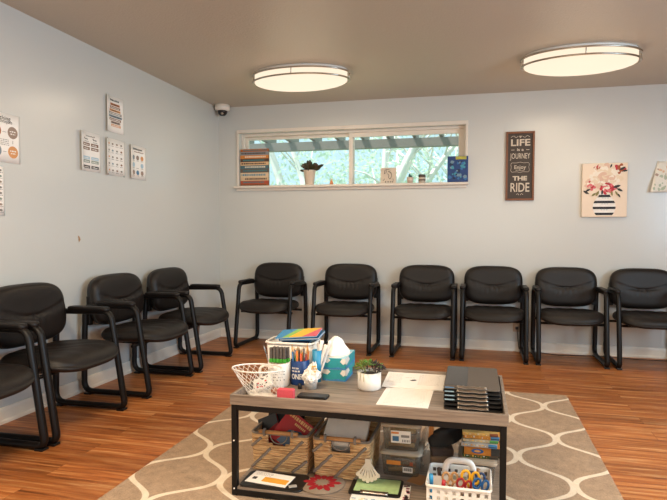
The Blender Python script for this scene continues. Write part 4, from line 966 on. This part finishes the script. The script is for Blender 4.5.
o = thing('candle_jar', 'small striped jar with a dark top on the sill, right of the cactus', 'jar', (2.145, -.008, SL)); MB().lathe([(.030, 0), (.034, .006), (.034, .054), (.030, .062)], seg=22).build('jar', mat('grey_beige_jar', 'c2b2a0', .5), o)
MB().lathe([(.035, .056), (.035, .078), (.030, .082)], seg=22).build('lid', mat('dark_lid', '4a403a', .5), o); MB().lathe([(.0345, .022), (.0347, .028), (.0345, .034)], seg=22).build('band', mat('dark_lid', '4a403a', .5), o)
o = thing('blue_painting', 'small blue abstract painting with a yellow note, right end of the sill', 'picture', (2.486, -.050, SL))
MB().span((-.097, 0, 0), (.097, .018, .246)).build('canvas', mat('deep_blue_paint', '173f78', .5, var=.4, scale=25), o)
q = MB()
for k in range(30):
    x, z = random.uniform(-.075, .075), random.uniform(.02, .20); r_ = random.uniform(.010, .026); a0 = random.uniform(0, 6)
    q.prism([(x + r_ * cos(a0 + i) * random.uniform(.5, 1), z + r_ * sin(a0 + i) * random.uniform(.5, 1)) for i in range(6)], -.0004 - .0001 * k / 3, .0005, k % 4, ax=1)
q.build('brush_marks', [mat('blue_dab', '2f6fa8', .5), mat('navy_dab', '0f2748', .5), mat('teal_dab', '3f93a8', .5), mat('grey_blue_dab', '6f8fa0', .5)], o)
MB().span((-.02, -.0042, .214), (.08, -.0035, .243)).build('yellow_note', mat('yellow_note', 'b7b04a', .6), o)

# ================================================================== ON THE BACK WALL
o = thing('slogan_board', 'tall brown framed board reading LIFE is a JOURNEY Enjoy THE RIDE', 'sign', (3.054, -.002, 1.748))
SW, SH = .128, .320; fr = MB()
for x in (-SW + .009, SW - .009): fr.span((x - .009, -.026, -SH), (x + .009, 0, SH))
for z in (-SH + .009, SH - .009): fr.span((-SW + .018, -.026, z - .009), (SW - .018, 0, z + .009))
fr.build('frame', mat('rust_brown_frame', '7d4a2a', .5, var=.25, scale=20), o, bevel=.002)
MB().span((-SW + .016, -.012, -SH + .016), (SW - .016, -.002, SH - .016)).build('panel', mat('dark_brown_panel', '41352d', .6, var=.15), o)
lt = MB(); B0 = lambda zz: (lambda x, y, z: (x, -.0125 - z, zz + y))
add_text(lt, 'LIFE', .085, B0(.190), width=.172, bold=.002); add_text(lt, 'is a', .036, B0(.142), width=.06, bold=.0006); add_text(lt, 'JOURNEY', .072, B0(.070), width=.180, bold=.0002)
add_text(lt, 'Enjoy', .050, B0(-.026), width=.105, bold=.0004); add_text(lt, 'THE', .055, B0(-.132), width=.130, bold=.0022); add_text(lt, 'RIDE', .118, B0(-.238), width=.170, bold=.0012)
for sx in (-1, 1):
    lt.span((sx * .052, -.0135, .149), (sx * .082, -.0125, .153))
    curve_on(lt, [(sx * .085, .268), (sx * .06, .285), (sx * .04, .262), (sx * .018, .278)], .0022, -.0128)
    curve_on(lt, [(sx * .03, -.266), (sx * .015, -.254), (sx * .006, -.27)], .002, -.0128)
curve_on(lt, [(0, .262), (-.010, .280), (0, .276), (.010, .280), (0, .262)], .003, -.0128)
bx_ = [(-.085, .018), (-.075, .032), (-.03, .030), (0, .038), (.03, .030), (.075, .032), (.085, .018), (.078, -.010), (.085, -.040), (.075, -.056), (.03, -.052), (0, -.060), (-.03, -.052), (-.075, -.056), (-.085, -.040), (-.078, -.010)]
lt.tube([(p_[0], -.0128, p_[1]) for p_ in fillet([(a_[0], a_[1], 0) for a_ in bx_], .01, 3, True)], .0018, 5, True)
curve_on(lt, [(-.04, -.042), (-.01, -.036), (.01, -.046), (.04, -.038)], .0018, -.0128)
lt.build('lettering', mat('chalk_white', 'd6c8b4', .7), o)

o = thing('flower_canvas', 'cream canvas print of a striped vase of pink flowers', 'picture', (3.783, -.002, 1.513))
MB().span((-.190, -.034, -.242), (.190, 0, .242)).build('canvas', mat('cream_canvas', 'f0dcc6', .7, var=.04, scale=15), o, bevel=.003)
FY = -.0345; q = MB()
def vx(z): # half width of the vase at height z above its foot
    t_ = z / .215
    if t_ < .80: return .046 + .050 * sin(pi * (.12 + .88 * t_ / .80)) ** .8
    return .046 + .008 * ((t_ - .80) / .20)
zb = -.226
N_ = 40
for k in range(N_):
    z0, z1 = .215 * k / N_, .215 * (k + 1) / N_; fr_ = ((k + .5) / N_ * 4.0) % 1.0
    q.add([(-vx(z0), FY, zb + z0), (vx(z0), FY, zb + z0), (vx(z1), FY, zb + z1), (-vx(z1), FY, zb + z1)], [(0, 1, 2, 3)], 1 if fr_ < .42 else 0, False)
for k, z in enumerate((.052, .105, .158)):
    for i in range(3): q.box((-.022 + .022 * i + .004 * k, FY - .0004, zb + z - .004), (.014, .0005, .003), 2)
q.build('striped_vase', [mat('vase_white', 'efe9e2', .6), mat('vase_black', '17191f', .6), mat('vase_blue_grey', '5f8ba0', .6)], o, fixn=False)
q = MB()
def blossom(cx, cz, R_, n, mis, seed, y=FY - .001):
    rn = random.Random(seed)
    for k in range(n):
        a_ = 2 * pi * k / n * 2.6; r_ = R_ * (1 - k / n); px, pz = cx + r_ * .7 * cos(a_), cz + r_ * .7 * sin(a_); L_ = R_ * .55 * (1.1 - .5 * k / n); w_ = L_ * .62
        ca, sa = cos(a_), sin(a_)
        q.add([(px + (u * ca * L_ - v * sa * w_), y - .00012 * k, pz + (u * sa * L_ + v * ca * w_)) for u, v in [(cos(2 * pi * i / 10), sin(2 * pi * i / 10)) for i in range(10)]], [tuple(range(10))], mis[rn.randrange(len(mis))], False)
blossom(-.01, .145, .085, 26, (0, 1, 1, 2), 1); blossom(-.075, .075, .07, 22, (1, 1, 2, 0), 2); blossom(.06, .10, .075, 22, (0, 1, 2), 3); blossom(-.115, .045, .052, 20, (4, 1, 2, 1, 3), 4)
blossom(.025, .018, .062, 30, (3, 4, 3, 2, 4, 3), 5); blossom(-.06, .19, .035, 12, (3, 5, 1), 6); blossom(.12, .185, .045, 14, (5, 3, 2), 7); blossom(-.02, .07, .05, 16, (1, 2, 0), 8)
for lx, lz, an, L_, mi in ((-.155, -.02, 2.6, .06, 6), (-.14, .0, 3.6, .05, 6), (-.06, -.03, 4.2, .06, 7), (-.09, -.04, 3.8, .05, 7), (.10, .03, .3, .07, 6), (.125, .0, 5.8, .06, 6), (.10, -.03, 5.2, .05, 7), (.145, .19, .5, .06, 6), (.165, .17, .1, .05, 6), (.05, .215, 1.2, .04, 6), (-.02, -.02, 4.6, .05, 6), (.06, -.03, 4.9, .05, 7), (.12, -.05, 5.3, .045, 6)):
    ca, sa = cos(an), sin(an); w_ = L_ * .2
    q.add([(lx + u * ca * L_ - v * sa * w_, FY - .0042, lz + u * sa * L_ + v * ca * w_) for u, v in ((-.5, 0), (-.1, .9), (.25, .7), (.5, 0), (.25, -.7), (-.1, -.9))], [tuple(range(6))], mi, False)
q.build('painted_flowers', [mat('petal_cream', 'ead6bc', .7), mat('petal_blush', 'e2bfa8', .7), mat('petal_ivory', 'f4e8d8', .7), mat('petal_red', 'c2343f', .7), mat('petal_rose', 'e0757a', .7), mat('petal_rust', 'a8562f', .7), mat('leaf_charcoal', '34332f', .7), mat('leaf_olive', '8d8450', .7)], o, fixn=False)

# pinned paper print at the right edge of the photo
def sheet(mb, w_, h, off, nu=10, nv=12, mi=0): mb.grid(lambda u, v: ((u - .5) * w_, -off(u, v), (v - .5) * h), nu, nv, mi); return mb
o = thing('curled_poster', 'pale floral paper print curling off the back wall at the right edge', 'poster', (4.335, 0, 1.625))
off = lambda u, v: .006 + .05 * (1 - v) ** 2 * (1 - u) ** 2 + .006 * sin(v * 4)
m = MB(); m.grid(lambda u, v: (-.117 - .065 * (1 - v) + u * (.27 + .065 * (1 - v)), -off(u, v), (v - .5) * .275), 10, 12); m.build('paper', mat('pale_print_paper', 'ece8dc', .35, var=.05), o, solid=.001)
q = MB(); rn = random.Random(5)
for k in range(46):
    u, v = rn.uniform(.06, .9), rn.uniform(.05, .93); x = -.117 - .065 * (1 - v) + u * (.27 + .065 * (1 - v)); y = -off(u, v) - .0016 - .00003 * k; z = (v - .5) * .275; r_ = rn.uniform(.006, .02)
    q.add([(x + r_ * cos(i * pi / 3) * rn.uniform(.5, 1), y, z + r_ * sin(i * pi / 3) * rn.uniform(.5, 1.4)) for i in range(6)], [tuple(range(6))], (0 if v < .55 else rn.choice((1, 2))), False)
q.build('printing', [mat('sage_print', 'b4c0a8', .6), mat('peach_print', 'e0bc9c', .6), mat('taupe_print', 'b39a88', .6)], o, fixn=False)
# outlet, plug and cord
o = thing('wall_outlet', 'cream wall outlet low on the back wall behind the fourth chair', 'outlet', (3.050, 0, .245)); MB().prism(rrect(-.036, -.058, .036, .058, .005, 3), -.006, 0, ax=1).build('cover_plate', mat('beige_plate', 'b9a48f', .45), o)
q = MB()
for z in (.02, -.02):
    for x in (-.007, .007): q.box((x, -.0062, z), (.003, .001, .010))
q.build('slots', M_INK, o)
o = MB().box((3.064, -.022, .225), (.026, .030, .024)); o.tube(fillet([(3.064, -.036, .222), (3.070, -.05, .15), (3.085, -.04, .03), (3.12, -.035, .006), (3.28, -.03, .005), (3.42, -.12, .005), (3.75, -.06, .005), (4.1, -.12, .005), (4.6, -.12, .005)], .06, 5), .0035, 6)
tag(o.build('power_cord', M_BLACK), 'black power cord running from the outlet along the floor', 'cord')

# ================================================================== NOTICES ON THE LEFT WALL
# local u runs from the near edge (left in the photo) to the far edge, v upwards; printed shapes follow the curl
def notice(label, y0, y1, z0, z1, draw, curl=.022, name='wall_notice'):
    w_, h = (y1 - y0) * KY, z1 - z0; o = thing(name, label, 'notice', (0, (y0 + y1) / 2, (z0 + z1) / 2), group='notices taped to the left wall')
    off = lambda u: .0025 + curl * max(0, 1 - u * 2.2) ** 2 + .004 * max(0, u - .7) ** 2
    m = MB(); m.grid(lambda u, v: (off(u), (u - .5) * w_, (v - .5) * h), 16, 4); m.build('sheet', M_LAM, o, solid=.0008)
    p = MB()
    def rect(u0, v0, u1, v1, mi, lift=.0012): p.grid(lambda a_, b_: (off(u0 + (u1 - u0) * a_) + lift, (u0 + (u1 - u0) * a_ - .5) * w_, (v0 + (v1 - v0) * b_ - .5) * h), 6, 1, mi, False)
    def oval(u, v, ru, rv, mi, lift=.0012):
        pts = [(u + ru * cos(2 * pi * i / 18), v + rv * sin(2 * pi * i / 18)) for i in range(18)]
        p.add([(off(a_) + lift, (a_ - .5) * w_, (b_ - .5) * h) for a_, b_ in pts], [tuple(range(18))], mi, False)
    def word(u0, u1, v, hv, mi=0, lift=.0016):
        x = u0
        while x < u1 - .01:
            q = random.uniform(.03, .06); rect(x, v, min(x + q, u1), v + hv * random.uniform(.7, 1), mi, lift); x += q + .018
    def txt(s_, u, v, size, wid, mi=0): add_text(p, s_, size, lambda x, y, z: (off(u + x / w_) + .0016, (u - .5) * w_ + x, (v - .5) * h + y), width=wid, mi=mi)
    draw(rect, oval, word, txt); p.build('printing', PRN, o, fixn=False)
    return o
M_LAM = mat('laminated_sheet', 'faf5ee', .2, var=.02)
PRN = [M_INK, M_GREYINK, mat('print_brown', '7d553a', .35), mat('print_rust', 'b06a38', .35), mat('print_orange', 'd9975c', .35), mat('print_slate', '7f8d94', .35), mat('print_taupe', '9a8272', .35), mat('print_black', '2c2624', .35), mat('print_sage', '8f9a8c', .35), mat('print_skyblue', 'a9c6d6', .35), mat('print_steel_blue', '4f7d9a', .35), M_LAM]
def d1(rect, oval, word, txt):
    word(.26, .74, .87, .05, 0)
    for k, (c_, a_, b_) in enumerate(((3, .26, .78), (2, .24, .80), (4, .20, .82), (1, .16, .88), (5, .14, .90), (2, .18, .84), (6, .28, .80), (4, .30, .82))):
        v = .745 - .083 * k; rect(a_, v, b_, v + .066, c_); word(a_ + .06, b_ - .06, v + .018, .03, 11 if k % 2 else 7)
notice('notice showing a stack of coloured bands, highest on the left wall', -1.938, -1.706, 1.870, 2.138, d1)
def d2(rect, oval, word, txt):
    word(.3, .72, .88, .035, 1)
    for u in (.18, .60):
        word(u + .06, u + .22, .80, .03, 0); word(u + .04, u + .25, .745, .025, 1); oval(u + .05, .835, .02, .02, 0)
        for v, c_ in ((.645, 2), (.54, 2), (.30, 9), (.21, 8), (.07, 7)): rect(u - .05, v, u + .30, v + .075, c_); word(u, u + .25, v + .02, .03, 11)
notice('notice with two columns of brown and black bars, leftmost of the lower three', -2.230, -1.998, 1.549, 1.824, d2)
def d3(rect, oval, word, txt):
    for i in range(4):
        for j in range(5):
            u, v = .16 + .22 * i, .86 - .18 * j
            oval(u, v, .05, .026, (4, 2, 6, 5)[(i + 2 * j) % 4] if (i + j) % 2 == 0 else 1); word(u - .07, u + .07, v - .07, .018, 1)
    rect(.0, .0, .10, .03, 7); rect(.9, .0, 1, .03, 8); rect(.0, .97, .06, 1, 7)
notice('notice with a grid of tiny icons, middle of the lower three', -1.948, -1.700, 1.545, 1.820, d3)
def d4(rect, oval, word, txt):
    word(.2, .78, .865, .05, 0); word(.28, .84, .795, .03, 2)
    for i in range(3):
        for j in range(3): oval(.24 + .26 * i, .64 - .22 * j, .085, .07, ((5, 6, 4), (9, 11, 9), (6, 10, 6))[j][i]); word(.17 + .26 * i, .31 + .26 * i, .64 - .22 * j - .10, .02, 1)
notice('notice with nine grey and blue ovals, rightmost of the lower three', -1.645, -1.405, 1.545, 1.815, d4)
def d5(rect, oval, word, txt):
    txt('Breathing', .40, .865, .034, .14); txt('Techniques', .50, .805, .028, .12)
    for u, v, c_ in ((.27, .63, 3), (.77, .63, 6), (.27, .23, 5), (.77, .23, 4)):
        oval(u, v, .155, .125, c_); word(u - .09, u + .10, v + .01, .03, 11); word(u - .07, u + .08, v - .04, .025, 11)
    for k in range(4): word(.36, .66, .46 - .035 * k, .014, 1)
    rect(.46, .62, .58, .626, 0); rect(.46, .22, .58, .226, 0); rect(.76, .40, .775, .47, 1)
notice('notice with four coloured breathing circles at the left edge of the photo', -3.005, -2.760, 1.522, 1.806, d5, .008)
def d6(rect, oval, word, txt):
    for j in range(8):
        for u in (.62, .86): oval(u, .92 - .115 * j, .06, .024, (1, 8, 6, 1)[j % 4]); word(u - .09, u + .09, .92 - .115 * j - .05, .014, 1)
notice('narrow notice with grey icons under the breathing circles', -3.090, -2.888, 1.211, 1.495, d6, .004)
o = MB().add([(.0015, -2.104, 1.093), (.0015, -2.092, 1.089), (.0015, -2.080, 1.066), (.0015, -2.097, 1.046)], [(0, 1, 2, 3)], 0, False).build('wall_chip', mat('bare_plaster', 'a8825c', .8), solid=.001); struct(o)
